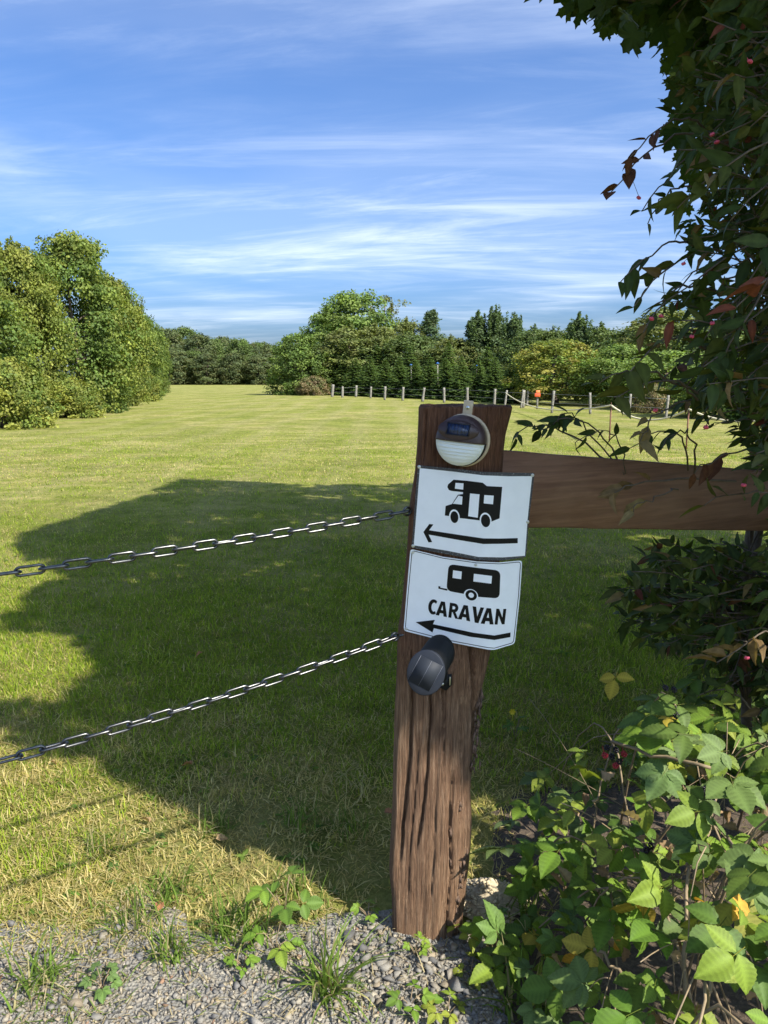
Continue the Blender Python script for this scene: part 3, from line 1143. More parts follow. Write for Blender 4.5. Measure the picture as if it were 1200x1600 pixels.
# sloping pad with the solar cell
pc = ly * 0.026 + lz * 0.0335 - lx * 0.004
pzn = unit(lz + 0.28 * ly)
pyn = unit(ly - np.dot(ly, pzn) * pzn)
pxn = np.cross(pyn, pzn)
mb = MB()
pad = ell(0, 0, 0.047, 0.0225, 32, 0)
pv = [pc + pxn * a_ + pyn * b_ for a_, b_ in pad]
pv2 = [pc + pxn * a_ * 1.06 + pyn * b_ * 1.1 - pzn * 0.016 for a_, b_ in pad]
mb.add(np.array(pv + pv2), [np.arange(32)[None], np.array([[k, 32 + k, 32 + (k + 1) % 32, (k + 1) % 32] for k in range(32)])])
padO = mb.build('pad', M_BROWNPL, lamp)
mb = MB()
for a0_, a1_, b0_, b1_ in ((-0.0275, 0.0275, 0.0125, 0.0150), (-0.0275, 0.0275, -0.0150, -0.0125), (-0.0275, -0.0250, -0.0125, 0.0125), (0.0250, 0.0275, -0.0125, 0.0125)):
    mb.box(pc + pxn * (a0_ + a1_) / 2 + pyn * (b0_ + b1_) / 2 + pzn * 0.0005, pxn, pyn, pzn, (a1_ - a0_) / 2, (b1_ - b0_) / 2, 0.001)
mb.build('cell_frame', M_CELLLINE, padO)
mb = MB()
mb.box(pc + pzn * 0.0002, pxn, pyn, pzn, 0.0250, 0.0125, 0.0008)
mb.build('solar_cell', M_CELL, padO)
mb = MB()
for k in range(1, 6):
    mb.box(pc + pxn * (-0.025 + 0.0083 * k) + pzn * 0.0011, pxn, pyn, pzn, 0.0003, 0.0122, 0.0002)
mb.build('cell_seams', M_CELLLINE, padO)
# frosted lens with horizontal ribs
mb = MB()
na, nr = 44, 40
V, idx = [], {}
for a_ in range(na + 1):
    for r_ in range(nr + 1):
        yy = -RL * 0.97 * r_ / nr
        half = math.sqrt(max(0, (RL * 0.97) ** 2 - yy * yy))
        xx = (2 * a_ / na - 1) * half
        rr = math.hypot(xx, yy) / RL
        zz_ = 0.028 * math.sqrt(max(0.0, 1 - rr ** 3.2)) + 0.0022 * (((-yy) / 0.0082) % 1.0) * (1 - rr ** 4)
        V.append(lx * xx + ly * (yy - 0.002) + lz * zz_)
q = np.array([[a_ * (nr + 1) + r_, (a_ + 1) * (nr + 1) + r_, (a_ + 1) * (nr + 1) + r_ + 1, a_ * (nr + 1) + r_ + 1] for a_ in range(na) for r_ in range(nr)])
mb.add(np.array(V), [q])
mb.lathe([(RL * 0.97, 0.001), (RL * 0.98, -0.012), (0.001, -0.012)], -ly * 0.002, lx, ly, lz, 36, math.pi, 2 * math.pi)
mb.build('lens', M_LENS, lamp)
mb = MB()
mb.lathe([(RL * 0.975, 0.0015), (RL * 1.005, 0.001), (RL * 1.005, -0.012), (RL * 0.985, -0.012)], -ly * 0.002, lx, ly, lz, 36, math.pi, 2 * math.pi)
mb.build('lens_rim', M_BLACKPL, lamp, True)
# beige ring bracket behind the lamp with its tab
mb = MB()
bc = lz * -0.019 + lx * 0.004
mb.lathe([(RL * 0.92, -0.004), (RL * 1.06, -0.004), (RL * 1.06, 0.005), (RL * 0.92, 0.005), (RL * 0.92, -0.004)], bc, lx, ly, lz, 40)
mb.box(bc + ly * (RL + 0.014) + lx * 0.001, lx, ly, lz, 0.0115, 0.021, 0.0042, bev=0.0015)
br = mb.build('bracket', M_BEIGE, lamp)
mb = MB()
sc_ = bc + ly * (RL + 0.018) + lx * 0.001
mb.lathe([(0.0001, 0.0070), (0.002, 0.0070), (0.0022, 0.0062), (0.0036, 0.0068), (0.0046, 0.0058), (0.0048, 0.003)], sc_, lx, ly, lz, 16)
mb.build('screw', M_STEEL, br, True)
# short fixing foot into the wood
mb = MB()
mb.lathe([(0.03, -0.004), (0.03, -0.05)], bc, lx, ly, lz, 20)
mb.build('mount', M_BLACKPL, lamp)

# ------------------------------------------------------------------ black solar spotlight under the signs
fc = P(665.5, 1051, 1.800)
bk = P(701, 1020, 1.880)
az_ = unit(np.array([-0.30, -0.62, 0.62]))         # panel looks up and towards the camera
az_ = unit(fc - bk)
azf = unit(np.array([-0.30, -0.92, 0.16]))
ux_ = unit(np.cross(np.array([0, 0, 1.0]), azf))
uy_ = np.cross(azf, ux_)
spot = thing('solar_spotlight', 'black cylindrical solar spotlight with a round grey panel below the signs', 'lamp', fc)
mb = MB()
RS = 0.0500
axis = unit(np.array([0.50, 0.72, 0.46]))           # body runs back, up and to the right
bx_ = unit(np.cross(np.array([0, 0, 1.0]), axis))
by_ = np.cross(axis, bx_)
bx_ *= -1
# body: from the disc rim to a circular back end
nseg = 40
ang = np.arange(nseg) * 2 * np.pi / nseg
ell_rx, ell_ry = 0.0455, 0.0545
til = R(-14)
ex_ = ux_ * math.cos(til) + uy_ * math.sin(til)
ey_ = -ux_ * math.sin(til) + uy_ * math.cos(til)
r0 = np.array([ex_ * ell_rx * 0.93 * math.cos(a_) + ey_ * ell_ry * 0.93 * math.sin(a_) for a_ in ang])
LB = 0.064
V = []
rows = 7
for k in range(rows):
    t = k / (rows - 1)
    V.append(r0 * (0.97 - 0.05 * t) + axis * LB * t - azf * 0.004)
V = np.concatenate(V)
i = np.arange(rows - 1)[:, None] * nseg
j = np.arange(nseg)[None]
k = (j + 1) % nseg
q = np.stack([i + j, i + k, i + k + nseg, i + j + nseg], -1).reshape(-1, 4)
mb.add(V, [q, (np.arange(nseg) + (rows - 1) * nseg)[None]])
mb.build('body', M_BLACKPL, spot, True)
mb = MB()
prof = [(0.93, -0.006), (1.0, -0.005), (1.02, 0.0), (1.0, 0.004), (0.96, 0.0055), (0.5, 0.006), (0.001, 0.006)]
V = np.concatenate([np.array([(ex_ * ell_rx * math.cos(a_) + ey_ * ell_ry * math.sin(a_)) * pr + azf * hz for a_ in ang]) for pr, hz in prof])
i = np.arange(len(prof) - 1)[:, None] * nseg
q = np.stack([i + j, i + k, i + k + nseg, i + j + nseg], -1).reshape(-1, 4)
mb.add(V, [q])
rim = mb.build('panel_rim', M_GREYRIM, spot)
pt = R(-20)
sx2 = ux_ * math.cos(pt) + uy_ * math.sin(pt)
sy2 = -ux_ * math.sin(pt) + uy_ * math.cos(pt)
sy2 = unit(sy2 + 0.10 * sx2)
mb = MB()
mb.box(azf * 0.0063, sx2, sy2, azf, 0.0290, 0.0345, 0.0008)
cell = mb.build('solar_cell', M_CELL2, rim)
mb = MB()
for k in (-0.0288, 0.0, 0.0288):
    mb.box(azf * 0.0073 + sx2 * k, sx2, sy2, azf, 0.0003, 0.0345, 0.0002)
mb.build('cell_grid', M_CELLLINE2, cell)
# folded bracket below
b0 = P(694, 1062, 1.90) - fc
mb = MB()
fx, fz = np.array([0.97, 0.2, 0]), np.array([0, 0, 1.0])
fy = np.array([-0.2, 0.97, 0])
pts_b = [(-0.014, 0.012), (0.020, 0.012), (0.020, -0.016), (0.006, -0.030), (-0.012, -0.020)]
Vb = [b0 + fx * a_ + fz * b_ for a_, b_ in pts_b] + [b0 + fx * a_ + fz * b_ + fy * 0.004 for a_, b_ in pts_b]
mb.add(np.array(Vb), [np.arange(5)[None], (np.arange(5)[::-1] + 5)[None], np.array([[k_, k_ + 5, (k_ + 1) % 5 + 5, (k_ + 1) % 5] for k_ in range(5)])])
# arm from bracket to body
mb.tube([b0 + fy * 0.004, b0 + fz * 0.02 + fy * 0.0, axis * 0.045 - by_ * 0.0], 0.009, 8)
brk = mb.build('bracket', M_BLACKPL, spot)
mb = MB()
mb.lathe([(0.0001, 0.003), (0.002, 0.003), (0.0022, 0.002), (0.0034, 0.003), (0.0044, 0.001), (0.0044, -0.002)], b0 + fx * -0.005 - fz * 0.011, fx, fz, -fy, 14)
mb.build('screw', M_STEEL, brk, True)
mb = MB()
mb.box(b0 + fx * 0.0145 - fz * 0.004 - fy * 0.002, fx, fz, fy, 0.0014, 0.011, 0.002, bev=0.0005)
mb.build('clip', M_STEEL, brk)

# ------------------------------------------------------------------ chains
nf = np.array([-dirh[1], dirh[0]])
c_att = on_plane(640, 798, 1.845)
cpl = nf @ c_att[:2]


def link_mesh():
    L, Wd, r = 0.0265, 0.0088, 0.0031      # half pitch, half width, wire
    pth = []
    for a_ in np.linspace(-math.pi / 2, math.pi / 2, 9):
        pth.append((L - Wd + Wd * math.cos(a_) + r * 0, Wd * math.sin(a_), 0))
    for a_ in np.linspace(math.pi / 2, 3 * math.pi / 2, 9):
        pth.append((-(L - Wd) + Wd * math.cos(a_), Wd * math.sin(a_), 0))
    pth = np.array(pth)
    n_ = len(pth)
    t = unit(np.roll(pth, -1, 0) - np.roll(pth, 1, 0))
    b_ = np.cross(t, np.array([0, 0, 1.0]))
    seg = 8
    ang = np.arange(seg) * 2 * np.pi / seg
    V = pth[:, None] + r * (np.cos(ang)[None, :, None] * b_[:, None] + np.sin(ang)[None, :, None] * np.array([0, 0, 1.0]))
    i = np.arange(n_)[:, None]
    j = np.arange(seg)[None]
    i2, j2 = (i + 1) % n_, (j + 1) % seg
    q = np.stack([i * seg + j, i2 * seg + j, i2 * seg + j2, i * seg + j2], -1).reshape(-1, 4)
    return mesh_np('link', V.reshape(-1, 3), [q], smooth_shade=True)


LINK = link_mesh()
PITCHL = 0.0436
end_pts = []


def chain(pix, label, end_z):
    pts = []
    for px, py in pix:
        r = ray(px, py)
        t = cpl / (nf @ r[:2])
        pts.append(np.array([r[0] * t, r[1] * t, CAMZ + r[2] * t]))
    pts = np.array(pts)
    s = -((pts[:, :2] - c_att[:2]) @ dirh[:2])
    z = pts[:, 2]
    # the sag goes on beyond the picture to the next post
    s_end = 2.9
    co = np.polyfit(np.r_[s, s_end], np.r_[z, end_z], 3, w=np.r_[np.ones(len(s)) * 6, 2])
    zs_, ss = [], np.linspace(s[0], s_end, 600)
    for q_ in ss:
        zs_.append(np.polyval(co, q_))
    zs_ = np.array(zs_) + (z[0] - zs_[0]) * np.exp(-(ss - s[0]) * 6)
    line = np.stack([c_att[0] - dirh[0] * ss, c_att[1] - dirh[1] * ss, zs_], -1)
    arc = np.r_[0, np.cumsum(np.linalg.norm(np.diff(line, axis=0), axis=1))]
    at = line[0]
    ch = thing('steel_chain', label, 'chain', at)
    nl = int(arc[-1] / PITCHL)
    for k in range(nl):
        a_ = (k + 0.5) * PITCHL
        c_ = np.array([np.interp(a_, arc, line[:, d]) for d in range(3)])
        c2 = np.array([np.interp(a_ + 0.02, arc, line[:, d]) for d in range(3)])
        x = unit(c2 - c_)
        up = unit(np.array([0, 0, 1.0]) - x[2] * x)
        y = np.cross(up, x)
        rl = R(12 + (78 if k % 2 else 0) + rng.normal(0, 7))
        y, up = y * math.cos(rl) + up * math.sin(rl), -y * math.sin(rl) + up * math.cos(rl)
        o = obj('link', LINK, M_CHAIN, ch)
        Mx = Matrix.Identity(4)
        for b_ in range(3):
            Mx[b_][0], Mx[b_][1], Mx[b_][2] = x[b_], y[b_], up[b_]
        Mx.translation = Vector(c_ - at)
        o.matrix_local = Mx
    # eye screw in the post
    mb = MB()
    e_ = np.array([0.0, 0, 0])
    w_ = np.array([dirh[0], dirh[1], 0])
    ringp = [e_ + 0.010 * (w_ * math.cos(t) + np.array([0, 0, 1.0]) * math.sin(t)) for t in np.linspace(0, 2 * math.pi, 15)]
    mb.tube(ringp, 0.003, 7, cap=False)
    mb.tube([e_ + w_ * 0.009, e_ + w_ * 0.05 + np.array([0, 0.01, 0])], 0.003, 7)
    mb.build('eye_screw', M_CHAIN, ch, True)
    end_pts.append(line[-1])


chain([(636, 799), (477, 827), (365, 845), (304, 854.6), (208, 868), (137, 878), (66, 889), (0, 897.5)], 'upper steel link chain hanging from the post towards the left', 1.17)
chain([(617, 995), (576, 1011), (530, 1028), (480, 1044), (427, 1063), (373, 1081), (315, 1098), (256, 1117.5), (192, 1137), (113, 1156), (22, 1184), (0, 1190)], 'lower steel link chain hanging just above the grass left of the post', 0.86)
# the next post of the fence carries the other chain ends (beside the photographer)
e = end_pts[0]
mb = MB()
zs = np.linspace(-0.05, 1.4, 24)
mb.tube(np.stack([e[0] - 0.085 + 0.006 * np.sin(zs * 4), e[1] - 0.03 + 0 * zs, zs], -1) - pb, 0.085 + 0.006 * np.sin(zs * 8), 12)
mb.build('post', M_POST, fence, True)

# ------------------------------------------------------------------ trees of the background
LEAF_V = np.array([(0, 0, 0), (0.45, 0.36, 0.10), (1.0, 0, -0.04), (0.45, -0.36, 0.10)])
LEAF_F = [np.array([[0, 1, 2], [0, 2, 3]])]


def leaf_axes(r, n, outward, up=0.5, spread=0.7):
    """leaf normals lean outwards and upwards, blades point down and out"""
    nrm = unit(outward + np.array([0, 0, up]) + r.normal(0, spread, (n, 3)))
    d = unit(outward * 0.8 + np.array([0, 0, -0.25]) + r.normal(0, 0.8, (n, 3)))
    x = unit(d - (d * nrm).sum(1, keepdims=True) * nrm)
    return x, np.cross(nrm, x), nrm


def crown(seed, Ht, Wd, prof, clumps, per, leaf, cols, clump_r=0.45, leaders=0, base=0.0, gap=0.5, sides=0.3, lead_h=1.0):
    """leaf clumps spread through a crown of height Ht and radius Wd"""
    r = np.random.default_rng(seed)
    t = r.random(clumps) ** 0.9
    if prof == 'bush':
        w = np.sqrt(np.clip(1 - ((t - 0.36) / 0.66) ** 2, 0.02, 1))
    elif prof == 'oval':
        w = np.sqrt(np.clip(1 - ((t - 0.5) / 0.52) ** 2, 0.02, 1))
    elif prof == 'cone':
        w = np.clip(1.02 - t, 0.03, 1) ** 0.8
    else:                       # round head on a stem
        w = np.sqrt(np.clip(1 - ((t - 0.6) / 0.42) ** 2, 0.0, 1)) + 0.05
    a = r.uniform(0, 2 * np.pi, clumps)
    lobes = 1 + sides * (fbm(np.cos(a) * 1.6 + seed, np.sin(a) * 1.6, t * 3.5 + seed, 2) - 0.5) * 2
    rr = Wd * w * lobes * (0.25 + 0.75 * r.random(clumps) ** gap)
    out = np.stack([np.cos(a), np.sin(a), 0 * a], -1)
    c = out * rr[:, None]
    c[:, 2] = base + t * (Ht - base - clump_r * 0.4)
    cr = clump_r * r.uniform(0.55, 1.25, clumps) * (0.75 + 0.25 * w)
    cc_ = np.asarray(cols)[r.integers(len(cols), size=clumps)] * r.uniform(0.72, 1.25, (clumps, 1))
    cols_hi = np.asarray(cols).mean(0)
    ci = r.integers(clumps, size=clumps * per)
    d = unit(r.normal(0, 1, (len(ci), 3)))
    rad = cr[ci] * r.random(len(ci)) ** 0.45
    pos = c[ci] + d * rad[:, None] * np.array([1.05, 1.05, 0.78])
    col = cc_[ci] * r.uniform(0.75, 1.3, (len(ci), 1))
    outw = unit(d * 0.7 + out[ci])
    if leaders:
        la = r.uniform(0, 2 * np.pi, leaders)
        lr = Wd * 0.55 * r.random(leaders) ** 0.6
        for k in range(leaders):
            n_ = 110
            hh = r.uniform(0.08, 0.22) * Ht * lead_h
            z = r.random(n_)
            p = np.stack([lr[k] * np.cos(la[k]) + r.normal(0, 0.10 * (1.15 - z)) * Wd * 0.5, lr[k] * np.sin(la[k]) + r.normal(0, 0.10 * (1.15 - z)) * Wd * 0.5,
                          Ht * (0.97 - 0.30 * lr[k] / Wd) - hh * 0.45 + z * hh], -1)
            pos = np.concatenate([pos, p])
            col = np.concatenate([col, cols_hi * r.uniform(0.8, 1.3, (n_, 1))])
            outw = np.concatenate([outw, unit(r.normal(0, 1, (n_, 3)))])
    pos[:, 2] = np.maximum(pos[:, 2], 0.03)
    n_ = len(pos)
    x, y, z = leaf_axes(r, n_, outw)
    s = leaf * r.uniform(0.7, 1.3, (n_, 1))
    V, Fs, C = scatter(LEAF_V, LEAF_F, pos, x * s, y * s, z * s, col)
    return mesh_np('crown', V, Fs, C)


def trunk(seed, Ht, Wd, rad, limbs=14, low=0.2):
    r = np.random.default_rng(seed)
    mb = MB()
    z = np.linspace(0, Ht * 0.9, 12)
    ph = r.uniform(0, 6)
    cx, cy = 0.05 * Wd * np.sin(z * 0.9 + ph), 0.05 * Wd * np.cos(z * 1.1 + ph)
    mb.tube(np.stack([cx - cx[0], cy - cy[0], z], -1), rad * (1.15 - z / z[-1]) + 0.012, 8)
    for k in range(limbs):
        h = Ht * r.uniform(low, 0.75)
        a = r.uniform(0, 6.28)
        L = Wd * r.uniform(0.5, 0.9) * (1.1 - h / Ht)
        t = np.linspace(0, 1, 6)
        x0, y0 = np.interp(h, z, cx - cx[0]), np.interp(h, z, cy - cy[0])
        mb.tube(np.stack([x0 + np.cos(a) * L * t, y0 + np.sin(a) * L * t, h + L * (0.9 * t - 0.25 * t * t)], -1), rad * 0.4 * (1.05 - t) + 0.008, 5)
    return mb.mesh('trunk', True)


def spruce_mesh(seed, Ht, Wd, cols):
    r = np.random.default_rng(seed)
    P_, X_, N_, C_, S_ = [], [], [], [], []
    whorls = int(Ht * 7)
    for k in range(whorls):
        t = (k + r.uniform(0, 0.6)) / whorls
        z0 = 0.1 + t * (Ht - 0.25)
        L = Wd * (1 - t) ** 0.85 * r.uniform(0.8, 1.1) + 0.05
        nb_ = 12
        a = r.uniform(0, 6.28) + np.arange(nb_) * 2 * np.pi / nb_ + r.normal(0, 0.15, nb_)
        for q_ in a:
            l_ = L * r.uniform(0.65, 1.12)
            m_ = max(4, int(l_ / 0.055))
            s = np.linspace(0.12, 1, m_)
            d = np.array([math.cos(q_), math.sin(q_), 0])
            side = np.array([-d[1], d[0], 0])
            droop = -0.22 * s * l_ + 0.26 * (s * l_) ** 2 / max(Wd, 0.4)
            cen = d * (s * l_)[:, None]
            cen[:, 2] = z0 + droop
            for sg_ in (-1, 1, 0):
                P_.append(cen)
                X_.append(np.repeat((d * 0.75 + side * sg_ * 0.75 + np.array([0, 0, -0.12 if sg_ else 0.25]))[None], m_, 0) + r.normal(0, 0.22, (m_, 3)))
                S_.append(np.full(m_, 0.12 + 0.16 * l_ / Wd) * (1.15 - 0.5 * s) if sg_ else np.full(m_, 0.12))
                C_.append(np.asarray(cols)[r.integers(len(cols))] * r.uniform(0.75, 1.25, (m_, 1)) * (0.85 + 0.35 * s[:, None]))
    # leader
    m_ = 30
    z = np.linspace(Ht * 0.88, Ht, m_)
    P_.append(np.stack([0 * z, 0 * z, z], -1))
    X_.append(r.normal(0, 0.5, (m_, 3)) + np.array([0, 0, 0.8]))
    S_.append(np.full(m_, 0.10))
    C_.append(np.asarray(cols)[0] * np.ones((m_, 1)))
    pos, X, S, C = np.concatenate(P_), unit(np.concatenate(X_)), np.concatenate(S_), np.concatenate(C_)
    nrm = unit(np.array([0, 0, 1.0]) + r.normal(0, 0.35, X.shape))
    Y = unit(np.cross(nrm, X))
    nrm = np.cross(X, Y)
    tv = LEAF_V * np.array([1, 0.55, 1])
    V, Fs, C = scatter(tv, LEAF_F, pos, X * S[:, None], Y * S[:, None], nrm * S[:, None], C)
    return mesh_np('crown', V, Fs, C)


G_MID = [(0.105, 0.16, 0.032), (0.13, 0.178, 0.036), (0.088, 0.136, 0.03)]
G_YEL = [(0.23, 0.24, 0.042), (0.185, 0.215, 0.04), (0.26, 0.235, 0.05)]
G_DARK = [(0.095, 0.140, 0.040), (0.110, 0.155, 0.042), (0.130, 0.165, 0.050)]
G_OLIVE = [(0.165, 0.190, 0.050), (0.140, 0.175, 0.050), (0.180, 0.195, 0.060)]
G_LIGHT = [(0.15, 0.215, 0.04), (0.125, 0.19, 0.042), (0.17, 0.225, 0.052)]
G_BLUE = [(0.078, 0.122, 0.05), (0.092, 0.135, 0.055), (0.11, 0.15, 0.058)]
G_BROWN = [(0.23, 0.17, 0.09), (0.19, 0.16, 0.07), (0.15, 0.16, 0.06)]
G_HEDGE = [(0.150, 0.190, 0.032), (0.185, 0.212, 0.036), (0.115, 0.162, 0.030), (0.205, 0.215, 0.040)]

# crowns are shared: key -> (crown mesh, trunk mesh, height, radius)
LIB = {}


def lib(key, Ht, Wd, prof, clumps, per, leaf, cols, rad=0.12, seed=None, **kw):
    seed = seed if seed is not None else (len(LIB) * 7 + 3)
    LIB[key] = (crown(seed, Ht, Wd, prof, clumps, per, leaf, cols, **kw), trunk(seed + 1, Ht, Wd, rad), Ht, Wd)


lib('hedge_a', 7.0, 2.2, 'bush', 330, 115, 0.125, G_HEDGE, clump_r=0.55, leaders=26, sides=0.5)
lib('hedge_b', 7.0, 2.2, 'bush', 320, 112, 0.125, G_HEDGE[:3] + G_MID[:1], clump_r=0.56, leaders=16, sides=0.5)
lib('hedge_c', 5.5, 2.0, 'bush', 240, 88, 0.125, G_MID + G_HEDGE[:1], clump_r=0.52, leaders=10, sides=0.5)
lib('hedge_low', 2.4, 1.7, 'bush', 200, 80, 0.11, G_HEDGE + G_YEL[:1], clump_r=0.40, leaders=3, sides=0.5)
lib('broad', 7.0, 2.2, 'oval', 130, 100, 0.17, G_LIGHT, clump_r=0.66, leaders=0, base=0.6, sides=0.5)
lib('bushy', 5.0, 2.0, 'bush', 260, 44, 0.16, G_MID + G_LIGHT[:1], clump_r=0.45, leaders=3)
lib('olive', 7.0, 1.8, 'oval', 230, 40, 0.15, G_OLIVE, clump_r=0.42, leaders=14, base=0.3, sides=0.5, lead_h=1.2)
lib('sparse', 8.0, 1.7, 'round', 70, 22, 0.14, G_BROWN[1:] + G_OLIVE[:1], clump_r=0.42, leaders=4, base=2.0)
lib('dark', 7.0, 2.0, 'oval', 280, 42, 0.16, G_DARK, clump_r=0.50, leaders=14, base=0.2, sides=0.5, lead_h=1.2)
lib('spiky', 7.0, 1.5, 'cone', 240, 42, 0.15, G_BLUE + G_DARK[:1], clump_r=0.42, leaders=24, base=0.2, sides=0.5, lead_h=1.6)
lib('conic', 7.0, 1.7, 'cone', 240, 42, 0.15, G_BLUE, clump_r=0.40, leaders=3, base=0.2)
lib('yellow', 4.5, 1.9, 'bush', 300, 46, 0.12, G_YEL + G_LIGHT[:1], clump_r=0.36, leaders=4, base=0.5)
lib('light', 4.5, 2.0, 'bush', 300, 44, 0.13, G_LIGHT, clump_r=0.40, leaders=2, base=0.3)
lib('brownbush', 1.8, 1.6, 'bush', 140, 40, 0.12, G_BROWN, clump_r=0.30, leaders=4)
lib('forest_a', 13.0, 4.6, 'oval', 240, 40, 0.42, G_DARK + G_MID[:1], rad=0.25, clump_r=1.25, base=0.3, sides=0.35)
lib('forest_b', 13.0, 4.2, 'bush', 240, 40, 0.42, [(0.105, 0.130, 0.045), (0.090, 0.118, 0.048), (0.122, 0.132, 0.046)], rad=0.25, clump_r=1.15, base=0.3, sides=0.35)
for k, (sd, wd) in enumerate(((91, 1.5), (95, 1.3))):
    LIB['spruce%d' % k] = (spruce_mesh(sd, 5.0, wd, [(0.105, 0.165, 0.050), (0.135, 0.195, 0.058), (0.118, 0.170, 0.066)]), trunk(sd, 5.0, 0.5, 0.07, 0), 5.0, wd)


def place_tree(key, px, base_y, top_y, wpx, label, cat='tree', group=None, name='tree', rot=None, dist=None):
    cr, tr, h0, w0 = LIB[key]
    g = G(px, base_y)
    if dist is not None:
        g = g * dist / g[1]
        g[2] = 0
    d = g[1] * CP + CAMZ * SP
    yb = proj(g[None])[1][0]
    hh = (yb - top_y) / F * d
    rr = wpx / 2 / F * d
    o = thing(name, label, cat, g, group)
    o.rotation_euler[2] = rot if rot is not None else (px * 1.7) % 6.28
    o.scale = (rr / w0, rr / w0, hh / h0)
    obj('crown', cr, M_LEAF_FAR, o)
    obj('trunk', tr, M_BARK, o)
    return o


# row of field maples on the left
GL = 'trees in the row on the left'
place_tree('hedge_b', -40, 660, 402, 170, 'yellow-green tree cut by the left photo edge', group=GL)
place_tree('hedge_a', 42, 652, 394, 135, 'yellow-green tree with upright shoots, near the left photo edge', group=GL)
place_tree('hedge_b', 128, 645, 380, 156, 'tallest tree of the leafy row on the left', group=GL, rot=0.6)
place_tree('hedge_a', 182, 634, 442, 110, 'tree with a sloping crown right of the tallest one on the left', group=GL, rot=2.2)
place_tree('hedge_c', 212, 625, 480, 88, 'shorter tree near the far end of the left row', group=GL)
place_tree('hedge_c', 236, 619, 500, 56, 'small tree last but one of the left row', group=GL, rot=4.0)
place_tree('hedge_b', 250, 614, 530, 30, 'smallest tree at the far end of the left row', group=GL)
place_tree('hedge_low', 8, 668, 560, 150, 'low yellowish bush at the foot of the left trees', 'bush', name='bush')
place_tree('hedge_low', 105, 652, 590, 110, 'low green bush under the tallest left tree', 'bush', name='bush', rot=1.0)
place_tree('hedge_c', 165, 640, 560, 90, 'rounded bush at the foot of the sloping left tree', 'bush', name='bush')
place_tree('hedge_low', 222, 627, 580, 60, 'small bush at the far end of the left row', 'bush', name='bush')

# far wood closing the meadow
GF = 'trees of the far wood'
ORD = ['first', 'second', 'third', 'fourth', 'fifth', 'sixth', 'seventh', 'eighth', 'ninth', 'tenth', 'eleventh', 'twelfth', 'thirteenth', 'fourteenth', 'fifteenth', 'sixteenth']
far = [(232, 522, 60), (262, 516, 50), (288, 514, 52), (312, 524, 46), (334, 530, 44), (352, 528, 40), (374, 531, 42), (392, 538, 38), (408, 536, 36), (424, 540, 36), (444, 543, 40), (468, 545, 44)]
for k, (px, ty, w) in enumerate(far):
    place_tree(('forest_a', 'forest_b')[k % 2], px, 600, ty, w * 1.25, 'dark tree of the far wood, %s from the left' % ORD[k], group=GF, dist=172 + 6 * (k % 3), rot=k * 1.3)
for k, (px, ty, w) in enumerate([(275, 545, 46), (300, 550, 44), (324, 552, 40), (345, 556, 40), (366, 552, 40), (386, 558, 36), (404, 556, 36), (420, 560, 34), (436, 566, 30)]):
    place_tree(('forest_b', 'forest_a')[k % 2], px, 600, ty, w * 1.25, 'lower tree in front of the far wood, %s from the left' % ORD[k], group='front trees of the far wood', dist=163 + 3 * (k % 2), rot=k * 2.1)

# wood edge behind the wire fence on the right
GR = 'trees behind the wire fence'
wood = [('bushy', 466, 617, 524, 64, 'bright green bush-like tree at the left end of the fenced wood'),
        ('bushy', 505, 616, 545, 60, 'rounded green tree behind the first fence stakes'),
        ('broad', 520, 614, 488, 74, 'mid green tree left of the tallest tree in the middle'),
        ('broad', 558, 614, 461, 84, 'tallest bright green tree in the middle of the wood edge'),
        ('sparse', 602, 613, 466, 64, 'thin airy tree with bare branches right of the tallest tree'),
        ('olive', 588, 616, 512, 58, 'olive tree in front of the airy tree'),
        ('olive', 636, 615, 505, 48, 'slim olive tree left of the pointed blue-green tree'),
        ('conic', 673, 615, 490, 56, 'pointed blue-green tree above the post'),
        ('olive', 706, 618, 530, 58, 'lower olive tree right of the pointed tree'),
        ('spiky', 745, 618, 500, 54, 'dark tree with upright shoots, first of the three spiky ones'),
        ('spiky', 772, 618, 492, 44, 'tallest of the dark trees with upright shoots'),
        ('spiky', 800, 620, 503, 46, 'dark tree with upright shoots, right of the tallest spiky one'),
        ('dark', 830, 622, 518, 66, 'dark rounded tree left of the yellow maple'),
        ('dark', 862, 624, 520, 64, 'dark tree standing right behind the yellow maple'),
        ('spiky', 900, 626, 503, 54, 'dark spiky tree rising right above the yellow maple'),
        ('dark', 935, 626, 515, 70, 'dark tree right of the yellow maple, further back'),
        ('dark', 985, 628, 512, 80, 'broad dark tree seen through the bush leaves'),
        ('olive', 1035, 632, 488, 104, 'tall olive tree seen behind the spindle bush'),
        ('dark', 1090, 634, 520, 90, 'dark tree right of the tall olive one, behind the bush'),
        ('dark', 1150, 636, 505, 110, 'dark tree at the right photo edge behind the bush'),
        ('yellow', 868, 632, 534, 112, 'yellow-green maple behind the fence stakes'),
        ('light', 962, 635, 540, 90, 'fresh green tree right of the yellow maple'),
        ('light', 1045, 640, 550, 120, 'fresh green tree half hidden by the spindle bush'),
        ('light', 1135, 652, 545, 130, 'fresh green tree furthest to the right behind the bush'),
        ('bushy', 1215, 655, 520, 140, 'green tree at the right edge, mostly hidden by the bush')]
for key, px, by, ty, w, lab in wood:
    place_tree(key, px, by, ty, w * 1.42, lab, group=GR)
